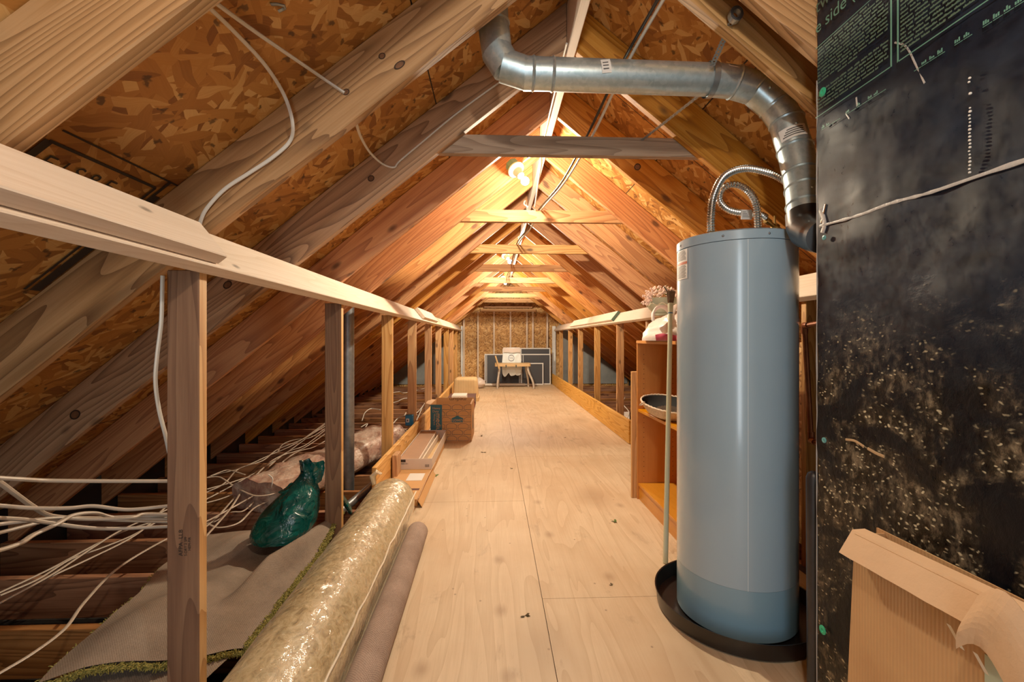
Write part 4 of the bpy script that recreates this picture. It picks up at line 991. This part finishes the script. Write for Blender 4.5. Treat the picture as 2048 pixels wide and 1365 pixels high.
for n_, b in (('long_side', (tx0, tx0+.005, ty0, ty1)), ('long_side', (tx1-.005, tx1, ty0, ty1)), ('short_end', (tx0+.005, tx1-.005, ty1-.005, ty1)), ('short_end', (tx0+.005, tx1-.005, ty0, ty0+.005))):
    o = MB().box(b[0], b[1], b[2], b[3], tz+.003, tz+.088).build(n_, 'traywhite', tr)
ink = MB(); fx = ty0-.0006
for k in range(9): ink.box(tx1-.055+k*.004, tx1-.0535+k*.004+.001*(k % 2), fx, fx+.0004, tz+.02, tz+.042)
ink.box(tx0+.012, tx0+.062, fx, fx+.0004, tz+.062, tz+.083); ink.build('barcode_print', 'inkbrown', tr)
text('printed_text', '47808-551', .016, 'inkbrown', Matrix.Translation((tx0+.014, fx, tz+.044)) @ basis((0, 0, 0), (1, 0, 0), (0, 0, 1), (0, -1, 0)), tr)
tag(board('brown_board', 'brownboard', (-.775, 4.84, .062), (0, -1, 0), (0, 0, 1), 1.125, .15, .072), 'wide flat brown board lying in the white tray', 'board')
tag(board('thin_strip', 'pale', (-.612, 3.72, .058), (0, 1, 0), (0, 0, 1), 1.10, .012, .074), 'thin pale wood strip on edge in the white tray, beside the brown board', 'wood strip').location.x = -.612
tag(board('thin_strip', 'pale', (-.592, 3.72, .058), (.012, 1, 0), (0, 0, 1), 1.08, .012, .062), 'second pale wood strip in the white tray, nearer its open side', 'wood strip')
tag(MB().add([(-.56, 4.2, .058), (-.515, 4.22, .058), (-.53, 4.42, .0585)], [(0, 1, 2)]).build('paper_scrap', 'paper', solid=.0008), 'white paper triangle lying in the open side of the tray', 'paper')
tag(board('wood_block', 'lum', (-.788, 3.98, .001), (0, 0, 1), (1, 0, 0), .215, .14, .04), 'short upright wood block between the kick board and white tray', 'wood block').location = (-.827+.031+.006, 3.66, .001)
# big moving box
mb_ = empty('moving_box', (-.44, 5.12, 0), 'open brown moving carton printed with teal house shapes and a teal panel', 'cardboard box')
ang = -.02; bw, bd, bh_ = .445, .45, .408
Mx = Matrix.Translation((-.462, 5.13, 0)) @ Matrix.Rotation(ang, 4, 'Z')
def bx(n_, m_, x0, x1, y0, y1, z0, z1, par=mb_): return MB().box(x0, x1, y0, y1, z0, z1, Mx).build(n_, m_, par)
t = .004; hw, hd_ = bw/2, bd/2
bx('front_side', 'cardbox', -hw, hw, -hd_, -hd_+t, .001, bh_); bx('right_side', 'cardbox', hw-t, hw, -hd_+t, hd_-t, .001, bh_)
bx('left_side', 'cardbox', -hw, -hw+t, -hd_+t, hd_-t, .001, bh_); bx('back_side', 'cardbox', -hw, hw, hd_-t, hd_, .001, bh_+.015); bx('box_bottom', 'cardbox', -hw+t, hw-t, -hd_+t, hd_-t, .001, .006)
MB().prism([(-hw, hd_-t, bh_+.015), (hw, hd_-t, bh_+.015), (hw, hd_+.0, bh_+.06), (-hw, hd_+.0, bh_+.06)], (0, .003, 0)).mesh
fy = -hd_-.0008
tp = bx('teal_panel', 'teal', -hw, -hw+.125, fy, fy+.0006, .002, bh_-.004)
def ft_(s, x, z, size, mat, vert=False, y=fy-.0006, sx=1.):
    b_ = basis((0, 0, 0), (0, 0, -1), (1, 0, 0), (0, -1, 0)) if vert else basis((0, 0, 0), (1, 0, 0), (0, 0, 1), (0, -1, 0))
    return text('printed_text', s, size, mat, Mx @ Matrix.Translation((x, y, z)) @ b_, mb_, sx=sx)
ft_('Heavy', -hw+.022, .355, .034, 'cardin'); ft_('Duty', -hw+.022, .322, .034, 'cardin'); ft_('medium', -hw+.063, .312, .075, 'cardin', True, sx=1.05); ft_('Moving box', -hw+.036, .305, .026, 'cardin', True)
hs = MB()
def house(cx, z, w, h_, mb=hs):
    x0_, x1_ = cx-w/2, cx+w/2; r = .016
    pts = [(x0_, z), (x1_, z), (x1_, z+h_-r*1.2), (cx+w*.22, z+h_), (cx-w*.22, z+h_), (x0_, z+h_-r*1.2)]
    lw = .0036
    for (a, b), (c, d) in zip(pts, pts[1:]+pts[:1]):
        L = math.hypot(c-a, d-b); ux, uz = (c-a)/L, (d-b)/L; nx, nz = -uz*lw/2, ux*lw/2
        a -= ux*lw*.4; b -= uz*lw*.4; c += ux*lw*.4; d += uz*lw*.4
        P = [(max(-hw+.126, min(hw-.003, X)), Z) for X, Z in ((a+nx, b+nz), (c+nx, d+nz), (c-nx, d-nz), (a-nx, b-nz))]
        if abs(P[0][0]-P[1][0])+abs(P[0][1]-P[1][1]) < .002: continue
        mb.prism([Mx @ V((X, fy, Z)) for X, Z in P], Mx.to_3x3() @ V((0, .0006, 0)))
for row in range(6):
    z = .012+row*.068
    for c in range(5):
        cx = -hw+.10+c*.128+(.064 if row % 2 else 0)
        if row == 3 and c == 1: continue
        if cx-.055 < hw and z+.052 < bh_: house(cx, z, .112, .052)
hs.build('house_outline_pattern', 'tealdark', mb_)
lg = MB(); lx, lz = -hw+.292, .212
lg.prism([Mx @ V((lx+a, fy, lz+b)) for a, b in ((-.062, 0), (.062, 0), (.062, .046), (.03, .058), (0, .075), (-.03, .058), (-.062, .046))], Mx.to_3x3() @ V((0, .0006, 0))); lg.build('store_sign', 'teal', mb_)
ft_("LOWE'S", lx-.052, lz+.010, .036, 'cardin', sx=.88)
lgs = MB(); 
lgs.prism([Mx @ V((hw+.0002, a, .10+b)) for a, b in ((-.06, 0), (.06, 0), (.06, .13), (0, .19), (-.06, .13))], Mx.to_3x3() @ V((.0006, 0, 0))); lgs.build('side_sign', 'tealdark', mb_)
b_ = basis((0, 0, 0), (-1, 0, 0), (0, 0, -1), (0, -1, 0))
text('printed_text', 'medium', .062, 'inkbrown', Mx @ Matrix.Translation((.13, hd_-t-.0006, bh_+.012)) @ b_, mb_)
# flaps folded down/out
MB().grid(lambda u, v: Mx @ V((-hw-.004-.05*v, -hd_+.02+(bd-.04)*u, bh_-.004+.012*v+.01*math.sin(u*5)*v)), 10, 4).build('box_flap', 'flap', mb_, solid=.003)
MB().grid(lambda u, v: Mx @ V((hw-.006-.012*v, -hd_+.02+(bd-.04)*u, bh_-.012+.016*v)), 6, 3).build('box_flap', 'flap', mb_, solid=.003)
# small things behind the box
sbx = empty('white_carton', (-.49, 6.55, 0), 'small white carton with a dark slot behind the moving box', 'carton')
MB().box(-.60, -.395, 6.4, 6.7, .001, .315).build('carton_body', 'white', sbx, bevel=.004); MB().box(-.57, -.42, 6.398, 6.4, .25, .285).build('dark_slot', 'darkred', sbx)
rb = empty('red_box', (-.44, 7.4, 0), 'low dark red box under the tan tote', 'box')
MB().box(-.74, -.31, 7.05, 7.75, .001, .165).build('box_body', 'darkred', rb, bevel=.004); MB().box(-.745, -.305, 7.045, 7.755, .1655, .18).build('lid', 'darkred', rb, bevel=.003)
tag(MB().grid(lambda u, v: V((-.36+.07*math.cos(6.28*u)*math.sin(3.1416*v)*(1+.2*noise.noise(V((u*9, v*9, 0)))), 6.92+.07*math.sin(6.28*u)*math.sin(3.1416*v), .32-.11*(math.cos(3.1416*v))-.0*u)), 16, 10).build('red_cloth', 'red', smooth=True), 'crumpled dull red cloth beside the small white carton', 'cloth').location.z = .002
tag(MB().grid(lambda u, v: V((-.75+.14*u, 6.1+.5*v, .33+.02*math.sin(v*4)+.05*u*(1-u))), 8, 8).build('card_piece', 'tape', solid=.003), 'bent pale card leaning on the kick board behind the moving box', 'card').location.z = .245
tt = empty('tan_tote', (-.49, 8.1, 0), 'ribbed tan plastic tote standing upside down near the left kick board', 'storage tote')
def rr(w, d, r, n=5):
    o = []
    for cx, cy, a in ((w-r, d-r, 0), (-w+r, d-r, 90), (-w+r, -d+r, 180), (w-r, -d+r, 270)):
        for i in range(n+1): q = math.radians(a+90*i/n); o.append((cx+r*math.cos(q), cy+r*math.sin(q)))
    return o
def loft(rings, close=True):
    m = MB(); vs = []; n = len(rings[0][0])
    for ring, z, c in rings: vs += [V((c[0]+x, c[1]+y, z)) for x, y in ring]
    fs = [(j*n+i, j*n+(i+1) % n, (j+1)*n+(i+1) % n, (j+1)*n+i) for j in range(len(rings)-1) for i in range(n)]
    if close: fs.append(tuple(range((len(rings)-1)*n, len(rings)*n)))
    return m.add(vs, fs)
c = (-.515, 8.35)
tzb = .035
loft([(rr(.225, .28, .05), tzb+.03, c), (rr(.205, .26, .05), .36, c), (rr(.19, .245, .05), .39, c), (rr(.165, .22, .05), .40, c)]).build('tote_body', 'tan', tt, smooth=True)
loft([(rr(.245, .30, .05), tzb-.034, c), (rr(.245, .30, .05), tzb+.03, c), (rr(.22, .27, .05), tzb+.031, c)], False).build('rim', 'tan', tt, smooth=True)
tag(MB().grid(lambda u, v: V((-.33+.14*abs(math.sin(3.1416*v))**.6*math.cos(6.2832*u)*(1+.2*noise.noise(V((u*6, v*6, 1)))), 10.2+.14*abs(math.sin(3.1416*v))**.6*math.sin(6.2832*u), .001+.24*(1-v)*(1+.1*noise.noise(V((math.cos(6.28*u), math.sin(6.28*u), v*4)))))), 24, 14).build('white_bag', 'bagwhite', smooth=True, merge=.001), 'small white plastic bag on the floor behind the tan tote', 'plastic bag')
tag(MB().grid(lambda u, v: V((-.38+1.12*v, 10.68+.14*math.cos(6.2832*u), .031+.03*math.sin(6.2832*u))), 16, 20).build('foam_mat', 'foam', smooth=True), 'speckled pale folded foam mat lying before the window screens', 'foam mat')
# window screens
def screen(px0, px1, pyt, y, label, bars=()):
    a, b = pY(px0, pyt, y), pY(px1, pyt, y); x0_, x1_, h_ = a.x, b.x, a.z
    r = empty('window_screen', ((x0_+x1_)/2, y, 0), label, 'window screen')
    fw, th = .026, .014
    ln = .0+.03
    Tm = Matrix.Translation((0, y, .001)) @ Matrix.Rotation(-.035, 4, 'X')
    m = MB(); m.box(x0_, x0_+fw, 0, th, 0, h_, Tm); m.box(x1_-fw, x1_, 0, th, 0, h_, Tm); m.box(x0_+fw, x1_-fw, 0, th, 0, fw, Tm); m.box(x0_+fw, x1_-fw, 0, th, h_-fw, h_, Tm)
    m.build('screen_frame', 'screenw', r)
    for q in bars: MB().box(x0_+q, x0_+q+.014, -.001, th, fw, h_-fw, Tm).build('screen_bar', 'screenw', r)
    MB().box(x0_+fw, x1_-fw, th*.4, th*.6, fw, h_-fw, Tm).build('mesh_panel', 'screen', r)
screen(969, 1040, 708.5, 11.0, 'dark window screen leaning on the gable, left half of the wide pair', (.045,))
screen(1041, 1101, 696.5, 11.06, 'tallest window screen, rear one of the right hand stack against the gable')
screen(1041, 1101.5, 708.5, 10.98, 'middle window screen of the right hand stack against the gable', (.06,))
screen(1042, 1087, 726.5, 10.9, 'smallest window screen, front one of the right hand stack by the gable')
# chair at the far end
chy = 10.05
chr_ = empty('school_chair', (.48, chy+.2, 0), 'old chair with tan seat edge and splayed metal legs at the far end', 'chair')
sx0, sx1 = .018, .825; szt, szb = .565, .50
loft([(rr((sx1-sx0)/2, .20, .05), szb, ((sx0+sx1)/2, chy+.2)), (rr((sx1-sx0)/2, .20, .05), szt, ((sx0+sx1)/2, chy+.2))]).build('seat', 'chairtan', chr_, smooth=True, bevel=0)
for lx_, fx_, ly, fy_ in ((.12, .075, chy+.06, chy-.0), (.76, .89, chy+.06, chy-.0), (.12, .10, chy+.34, chy+.42), (.74, .80, chy+.34, chy+.42)):
    MB().tube(bez((lx_, ly, szb+.0), (lx_, ly, szb-.2), (fx_, fy_, .25), (fx_, fy_, .004), 12), [.027]*5+[.023]*8, 10).build('leg', 'chairmetal', chr_, smooth=True)
MB().tube([(.115, chy-.015, .45), (.085, chy-.02, .56), (.03, chy-.02, .74)], [.02, .019, .017], 10).build('arm_post', 'chairtan', chr_, smooth=True)
for x_ in (.27, .495): MB().box(x_-.012, x_+.012, chy-.012, chy-.001, .475, .535).build('clamp', 'darkgrn', chr_)
def bpl(u, v):
    z = .34+.575*v; w = .215*(1+.04*math.sin(v*6))*(1 if v < .93 else 1-.12*((v-.93)/.07))
    z -= (1-min(1, v*4))*(.03+.06*abs(math.sin(u*9))+.05*noise.noise(V((u*5, 0, 0))))
    return V((.41+w*(2*u-1), chy+.43-.02*math.sin(u*3.14)+.012*noise.noise(V((u*6, v*6, 0))), z))
wb2 = empty('white_bag_cover', (.41, chy+.43, .3), 'white and pale blue bag with a round emblem hung over the chair back', 'plastic bag')
MB().grid(bpl, 20, 22).build('bag_sheet', 'bagblue', wb2, smooth=True, solid=.004)
MB().grid(lambda u, v: V((.41+.2*(2*u-1), chy+.392-.02*math.sin(u*3.14), .80+.108*v+.006*math.sin(u*9))), 16, 4).build('open_mouth', 'bagwhite', wb2, smooth=True)
ec = V((.40, chy+.396, .675))
MB().lathe([(.062, 0), (.072, 0), (.072, .002), (.062, .002), (.062, 0)], ec, 28, basis((0, 0, 0), (1, 0, 0), (0, 0, 1), (0, -1, 0))).build('round_emblem', 'bagink', wb2)
bars = MB()
for k in range(6): bars.box(ec.x-.047+.0165*k, ec.x-.036+.0165*k, ec.y-.002, ec.y, ec.z-.008+.003*(k % 2), ec.z+.01-.002*(k % 3))
bars.build('emblem_lettering', 'bagink', wb2)
# ---------------------------------------------------------------- electrical box and cables
bb = pY(820, 840, 4.835); bbx = empty('electrical_box', bb-V((0, 0, .05)), 'blue plastic electrical box on the fourth left post', 'electrical box')
MB().box(bb.x-.042, bb.x+.036, 4.79, 4.858, bb.z-.055, bb.z+.055).build('box_shell', 'bluebox', bbx, bevel=.004)
MB().box(bb.x-.032, bb.x, 4.788, 4.79, bb.z-.02, bb.z+.02).build('paper_sticker', 'paper', bbx); MB().box(bb.x-.024, bb.x-.01, 4.787, 4.788, bb.z-.01, bb.z+.01).build('sticker_print', 'ink', bbx)
g1 = 'white cables in the tangle over the left joists'
def cy(pts, r=.0075, mat='cable', label=None, group=None, flat=.6): return cable('electrical_cable', [pY(*p) for p in pts], r, mat, label, 'cable', group, flat)
def dkp(px, py, k=.975):
    d = D(px, py); t = (RZ+RD/CA-.81*RX-H)/(d.z-.81*d.x)*k; return (px, py, d.y*t)
cy([dkp(368, -30), dkp(415, 12), dkp(470, 65), dkp(530, 130), dkp(568, 190), (585, 245, 1.40), (580, 282, 1.437), (545, 315, 1.437), (500, 345, 1.437), (450, 378, 1.437), (415, 415, 1.437), (402, 440, 1.437), (398, 462, 1.44)], .0058, 'cablew', 'white cable looping down from the upper left onto the knotted rafter', flat=.7)
cy([dkp(400, -20), dkp(440, 12), dkp(520, 70), dkp(600, 125, .97), (648, 158, 1.425), (689, 186, 1.447)], .0062, 'cablew', 'straight white cable running into a hole in the knotted left rafter', flat=.7)
cy([(712, 246, 1.60), (722, 275, 1.75), (740, 305, 1.92), (765, 328, 2.03), (788, 335, 2.048), (800, 322, 2.05), (850, 280, 2.05), (900, 238, 2.05), (950, 200, 2.05), (1010, 157, 2.05)], .0055, 'cablew', 'white cable dipping then rising along the third left rafter', flat=.7)
cy([(325, 552, 1.28), (324, 600, 1.28), (322, 650, 1.28), (314, 715, 1.28), (311, 765, 1.29), (318, 820, 1.32), (330, 868, 1.36), (338, 905, 1.40)], .0062, 'cablew', 'white cable hanging down beside the stamped closest post', flat=.7)
A_ = lambda L, y0, y1: [(x, y, y0+(y1-y0)*i/(len(L)-1)) for i, (x, y) in enumerate(L)]
lead = [('topmost level white cable crossing behind the stamped post', [(-30, 955), (40, 959), (102, 962), (219, 963), (335, 963), (372, 964)], 1.15, 1.5),
 ('white cable sloping down under the topmost level one, left of the stamped post', [(-30, 950), (0, 966), (34, 991), (68, 1015), (102, 1032), (170, 1037), (250, 1035), (360, 1030)], 1.2, 1.6),
 ('second level white cable below the topmost one, left of the stamped post', [(-30, 1010), (0, 1012), (68, 1017), (137, 1017), (188, 1013), (256, 1020), (335, 1013), (372, 1011)], 1.2, 1.55)]
for lb, pts, a, b in lead: cy(A_(pts, a, b), .0078, 'cable', lb, None, .7)
tang = [([(-30, 1052), (0, 1049), (68, 1041), (120, 1037), (178, 1039), (260, 1037), (290, 1029), (372, 1031)], 1.22, 1.6),
 ([(-30, 1036), (0, 1037), (51, 1040), (102, 1047), (171, 1056), (239, 1058), (372, 1052)], 1.15, 1.55),
 ([(-30, 1107), (0, 1101), (41, 1087), (68, 1070), (113, 1049), (147, 1031), (191, 1027), (239, 1037), (372, 1040)], 1.1, 1.6),
 ([(-30, 1072), (0, 1066), (51, 1053), (102, 1041), (164, 1038), (230, 1041), (372, 1046)], 1.3, 1.7)]
for pts, a, b in tang: cy(A_(pts, a, b), .0078, 'cable', 'white cable crossing in the bundle at the left edge of the attic', 'white cables bundled at the left edge', .7)
def cz_(pts, z, r=.0075, **k):
    return cable('electrical_cable', [pZ(x, y, z) for x, y in pts], r, k.get('mat', 'cable'), k.get('label'), 'cable', k.get('group'), .6)
cz_([(-40, 1370), (0, 1347), (68, 1306), (130, 1258), (171, 1203), (239, 1135), (335, 1078), (420, 1040), (520, 985)], .09, .0065, label='lone white cable sweeping low across the dark joists beside the carpet')
diag = [([(-40, 1205), (0, 1186), (102, 1138), (191, 1090), (256, 1060), (335, 1034), (440, 985), (560, 915), (654, 846)], .05),
 ([(-40, 1225), (0, 1206), (85, 1162), (171, 1122), (256, 1080), (300, 1048), (335, 1012), (412, 957), (478, 938), (537, 912), (596, 885), (654, 844)], .06),
 ([(-40, 1232), (0, 1207), (102, 1151), (184, 1097), (239, 1063), (300, 1035), (414, 985), (449, 967), (478, 938), (525, 922), (556, 899), (605, 879), (652, 852)], .075),
 ([(0, 1192), (75, 1160), (140, 1120), (200, 1098), (262, 1073), (335, 1038), (414, 1048), (459, 1026), (488, 1022), (517, 996), (540, 986)], .05),
 ([(380, 1048), (414, 1049), (439, 1056), (478, 1046), (510, 1016), (551, 998)], .06),
 ([(380, 1010), (414, 1006), (459, 992), (502, 969), (533, 961), (560, 950)], .08),
 ([(412, 956), (439, 955), (468, 973), (502, 990), (527, 992), (560, 985)], .12),
 ([(400, 1085), (414, 1071), (459, 1020), (488, 977), (510, 953), (541, 924), (568, 910), (607, 897), (652, 867)], .10),
 ([(405, 1060), (439, 1030), (478, 987), (517, 953), (549, 924), (576, 904), (612, 890), (654, 858)], .065),
 ([(556, 946), (566, 924), (596, 904), (627, 895), (655, 880)], .16),
 ([(414, 979), (455, 968), (500, 955), (533, 962)], .1),
 ([(420, 953), (449, 942), (463, 942), (490, 950)], .08),
 ([(556, 903), (566, 889), (590, 880), (620, 876), (650, 858)], .07)]
for pts, z in diag: cz_(pts, z, .0062, label='white cable in the tangle running over the joists behind the stamped post', group=g1)
cable('electrical_cable', [pY(537, 950, 3.0), pY(545, 958, 2.99), pY(544, 975, 2.985), pY(549, 990, 2.985), pY(553, 1000, 3.0)], .004, 'cablew', 'short white cable hooked over the end of the pink insulation', 'cable')
g2 = 'white wires among the farther left posts'
far = [[(722, 855, 0.08), (735, 848, .1), (728, 862, .08), (742, 868, .05), (758, 862, .05), (772, 855, .06)], [(722, 868, .05), (740, 866, .05), (744, 872, .04), (750, 862, .1)],
 [(786, 848, .1), (795, 838, .12), (808, 832, .18), (812, 826, .2)], [(788, 885, .02), (800, 872, .05), (815, 862, .1), (822, 852, .12)], [(792, 878, .02), (806, 860, .06), (824, 858, .06), (846, 812, .06)],
 [(724, 842, .02), (730, 826, .05), (742, 818, .05), (760, 820, .05)], [(786, 806, .03), (796, 803, .03), (806, 798, .06), (814, 797, .06)], [(829, 830, .03), (838, 822, .04), (846, 812, .05), (850, 806, .05)], [(786, 786, .02), (800, 784, .02), (812, 786, .02), (862, 774, .02)], [(832, 845, .04), (836, 832, .08), (829, 830, .2)]]
for L in far:
    cable('electrical_cable', [pZ(x, y, z) for x, y, z in L], .006, 'cablew', 'thin white wire among the farther posts of the left knee wall', 'cable', g2)
# cables along the tie tops near the ridge
T = lambda k: 2.12+1.22*k
run = [V((.60, .7, 2.23)), V((.56, 1.1, 2.24)), V((.534, 1.45, 2.228)), V((.495, 1.75, 2.188)), V((.44, 2.12, 2.083)), V((.40, 2.7, 2.055)), V((.335, 3.34, 2.083)), V((.28, 3.9, 2.06)), V((.23, 4.56, 2.083)), V((.22, 5.78, 2.083)), V((.2, 7.0, 2.083))]
cable('electrical_cable', run, .006, 'cableb', 'black cable lying over the collar ties near the ridge', 'cable')
cable('electrical_cable', [p+V((.022+.004*math.sin(i*2.), 0, .001)) for i, p in enumerate(run)], .006, 'cablew', 'white cable running beside the black one over the collar ties', 'cable')
cable('electrical_cable', [V((.20, 3.27, 2.40)), V((.27, 3.2, 2.425)), V((.325, 3.14, 2.41)), V((.328, 3.1, 2.33)), V((.315, 3.15, 2.25)), V((.30, 3.3, 2.09))], .006, 'cablew', 'white cable from the closest lamp box to the ridge board', 'cable')
cable('electrical_cable', [V((.325, 2.0, 2.44)), V((.322, 2.5, 2.425)), V((.326, 3.12, 2.423))], .005, 'cablew', 'white cable clipped under the ridge board before the closest lamp', 'cable')
cable('electrical_cable', [V((.26, 3.5, 2.15)), V((.24, 3.6, 2.2)), V((.27, 3.8, 2.28)), V((.31, 4.1, 2.2)), V((.325, 4.6, 2.3)), V((.33, 5.6, 2.42))], .006, 'cablew', 'white cable loop hanging behind the closest bulb', 'cable')
cable('electrical_cable', [pZ(1262, 862, .05), pZ(1252, 845, .1), pZ(1258, 825, .1), pZ(1246, 808, .1), pZ(1250, 795, .05)], .006, 'cablew', 'wavy white wire beyond the right kick board', 'cable')
tag(MB().grid(lambda u, v: pZ(1243+16*u, 862-38*v, -.015)+V((0, 0, .045*math.sin(3.14*v)*u+.01*noise.noise(V((u*5, v*5, 0))))), 8, 8).build('plastic_scrap', 'bagwhite', smooth=True, solid=.003), 'white plastic scrap between the right kick board and the pine board', 'plastic scrap')
# ---------------------------------------------------------------- leaf litter on the plywood
random.seed(9)
for px, py, s, mt, lb in ((967, 905, .035, 'dryleaf', 'dry brown leaf curl on the floor right of the moving box'), (1229, 1043, .028, 'greenleaf', 'small green leaf bit on the right side of the floor'), (871, 952, .03, 'greenleaf', 'green sprig on the floor beside the flat carton flap'), (961, 873, .03, 'dryleaf', 'dark dry leaf by the corner of the moving box'), (1024, 938, .02, 'dryleaf', 'small dry leaf near the floor seam, beyond the carpet roll'), (1050, 1232, .022, 'dryleaf', 'dark dry speck of leaf on the floor close to the camera'), (1130, 876, .016, 'dryleaf', 'tiny dry leaf in the middle of the floor'), (1222, 1170, .012, 'dryleaf', 'tiny dry leaf left of the drain pan')):
    c = pZ(px, py, .001); m = MB()
    for k in range(4):
        a = random.uniform(0, 6.28); d = V((math.cos(a), math.sin(a), random.uniform(.05, .5))); n_ = V((-d.y, d.x, .2)).normalized()*s*.3
        m.add([c, c+d*s*.5+n_, c+d*s*random.uniform(.8, 1.2), c+d*s*.5-n_], [(0, 1, 2, 3)])
    tag(m.build('fallen_leaf', mt, solid=.0006), lb, 'leaf')
cl = V(pY(*dkp(557, 16, .992)))
tag(MB().tube([cl+V((-.012, -.012, 0)), cl+V((.004, -.016, -.002)), cl+V((.014, -.004, .004)), cl+V((.01, .012, .008)), cl+V((-.006, .012, 0))], [.005]*5, 8, flat=.6).build('metal_clip', 'strap', smooth=True), 'small grey metal clip on the roof sheathing above the straight white cable', 'clip')
# stamp on the roof deck
def dk(x, y, off=.0025): return V((x, y, zd(x)-off))
smk = MB()
def dline(xa, ya, xb, yb_, w):
    a, b = dk(xa, ya), dk(xb, yb_); d = (b-a).normalized(); n_ = V((-SA, 0, CA)); s = d.cross(n_)*w/2
    smk.prism([a+s, b+s, b-s, a-s], n_*.0008)
xs0, xs1, yy0, yy1 = -1.02, -1.4, 1.075, 1.40
dline(xs0, yy0, xs0, yy1, .008); dline(xs0+.03, yy0, xs0+.03, yy1+.05, .005); dline(xs0, yy1, xs1, yy1, .008); dline(xs0, yy0, xs1, yy0, .02); dline(xs0+.03, yy1+.02, xs1, yy1+.02, .01)
dline(xs0-.02, 1.435, xs1, 1.435, .022); dline(xs0-.03, 1.03, xs1, 1.03, .05)
MB_ = smk.build('mill_stamp', 'inkbrown', DECKL)
bs_ = lambda x, y: Matrix.Translation(dk(x, y, .0028)) @ basis((0, 0, 0), (0, 1, 0), (CA, 0, SA), (-SA, 0, CA)) @ Matrix.Scale(-1, 4, (0, 0, 1))
text('mill_stamp', 'E I S 8 E', .06, 'inkbrown', bs_(-1.078, 1.10), DECKL); text('mill_stamp', 'F I R E', .095, 'inkbrown', bs_(-1.225, 1.10), DECKL)
# ---------------------------------------------------------------- light
def plight(loc, w, col, r=.03):
    l = bpy.data.lights.new('bulb_light', 'POINT'); l.energy = w; l.color = col; l.shadow_soft_size = r
    o = bpy.data.objects.new('bulb_light', l); COL.objects.link(o); o.location = loc
plight((.23, .1, 2.2), NEARW, (1, .89, .73), .04)
al = bpy.data.lights.new('daylight', 'AREA'); al.energy = DAYW; al.color = (.84, .94, 1.); al.shape = 'RECTANGLE'; al.size = .38; al.size_y = 1.9
ao = bpy.data.objects.new('daylight', al); COL.objects.link(ao); ao.location = (-.15, -1.3, 1.1); ao.rotation_euler = (math.pi/2, 0, math.pi)
ao.rotation_euler = (math.radians(90), 0, math.radians(0)); ao.rotation_euler = V((.1, 1, 0)).to_track_quat('-Z', 'Y').to_euler()
w = bpy.data.worlds.new('attic_air'); w.use_nodes = True; SC.world = w
bg = w.node_tree.nodes['Background']; bg.inputs[0].default_value = (1., .87, .70, 1); bg.inputs[1].default_value = AMB
SC.view_settings.view_transform = 'Standard'; SC.view_settings.look = 'None'; SC.view_settings.exposure = EXPO; SC.view_settings.gamma = 1.1
SC.cycles.use_denoising = True; SC.cycles.max_bounces = 6; SC.cycles.diffuse_bounces = 4; SC.cycles.glossy_bounces = 3; SC.cycles.transmission_bounces = 2; SC.cycles.transparent_max_bounces = 8; SC.cycles.use_adaptive_sampling = True; SC.cycles.adaptive_threshold = .05; SC.cycles.caustics_reflective = False; SC.cycles.caustics_refractive = False
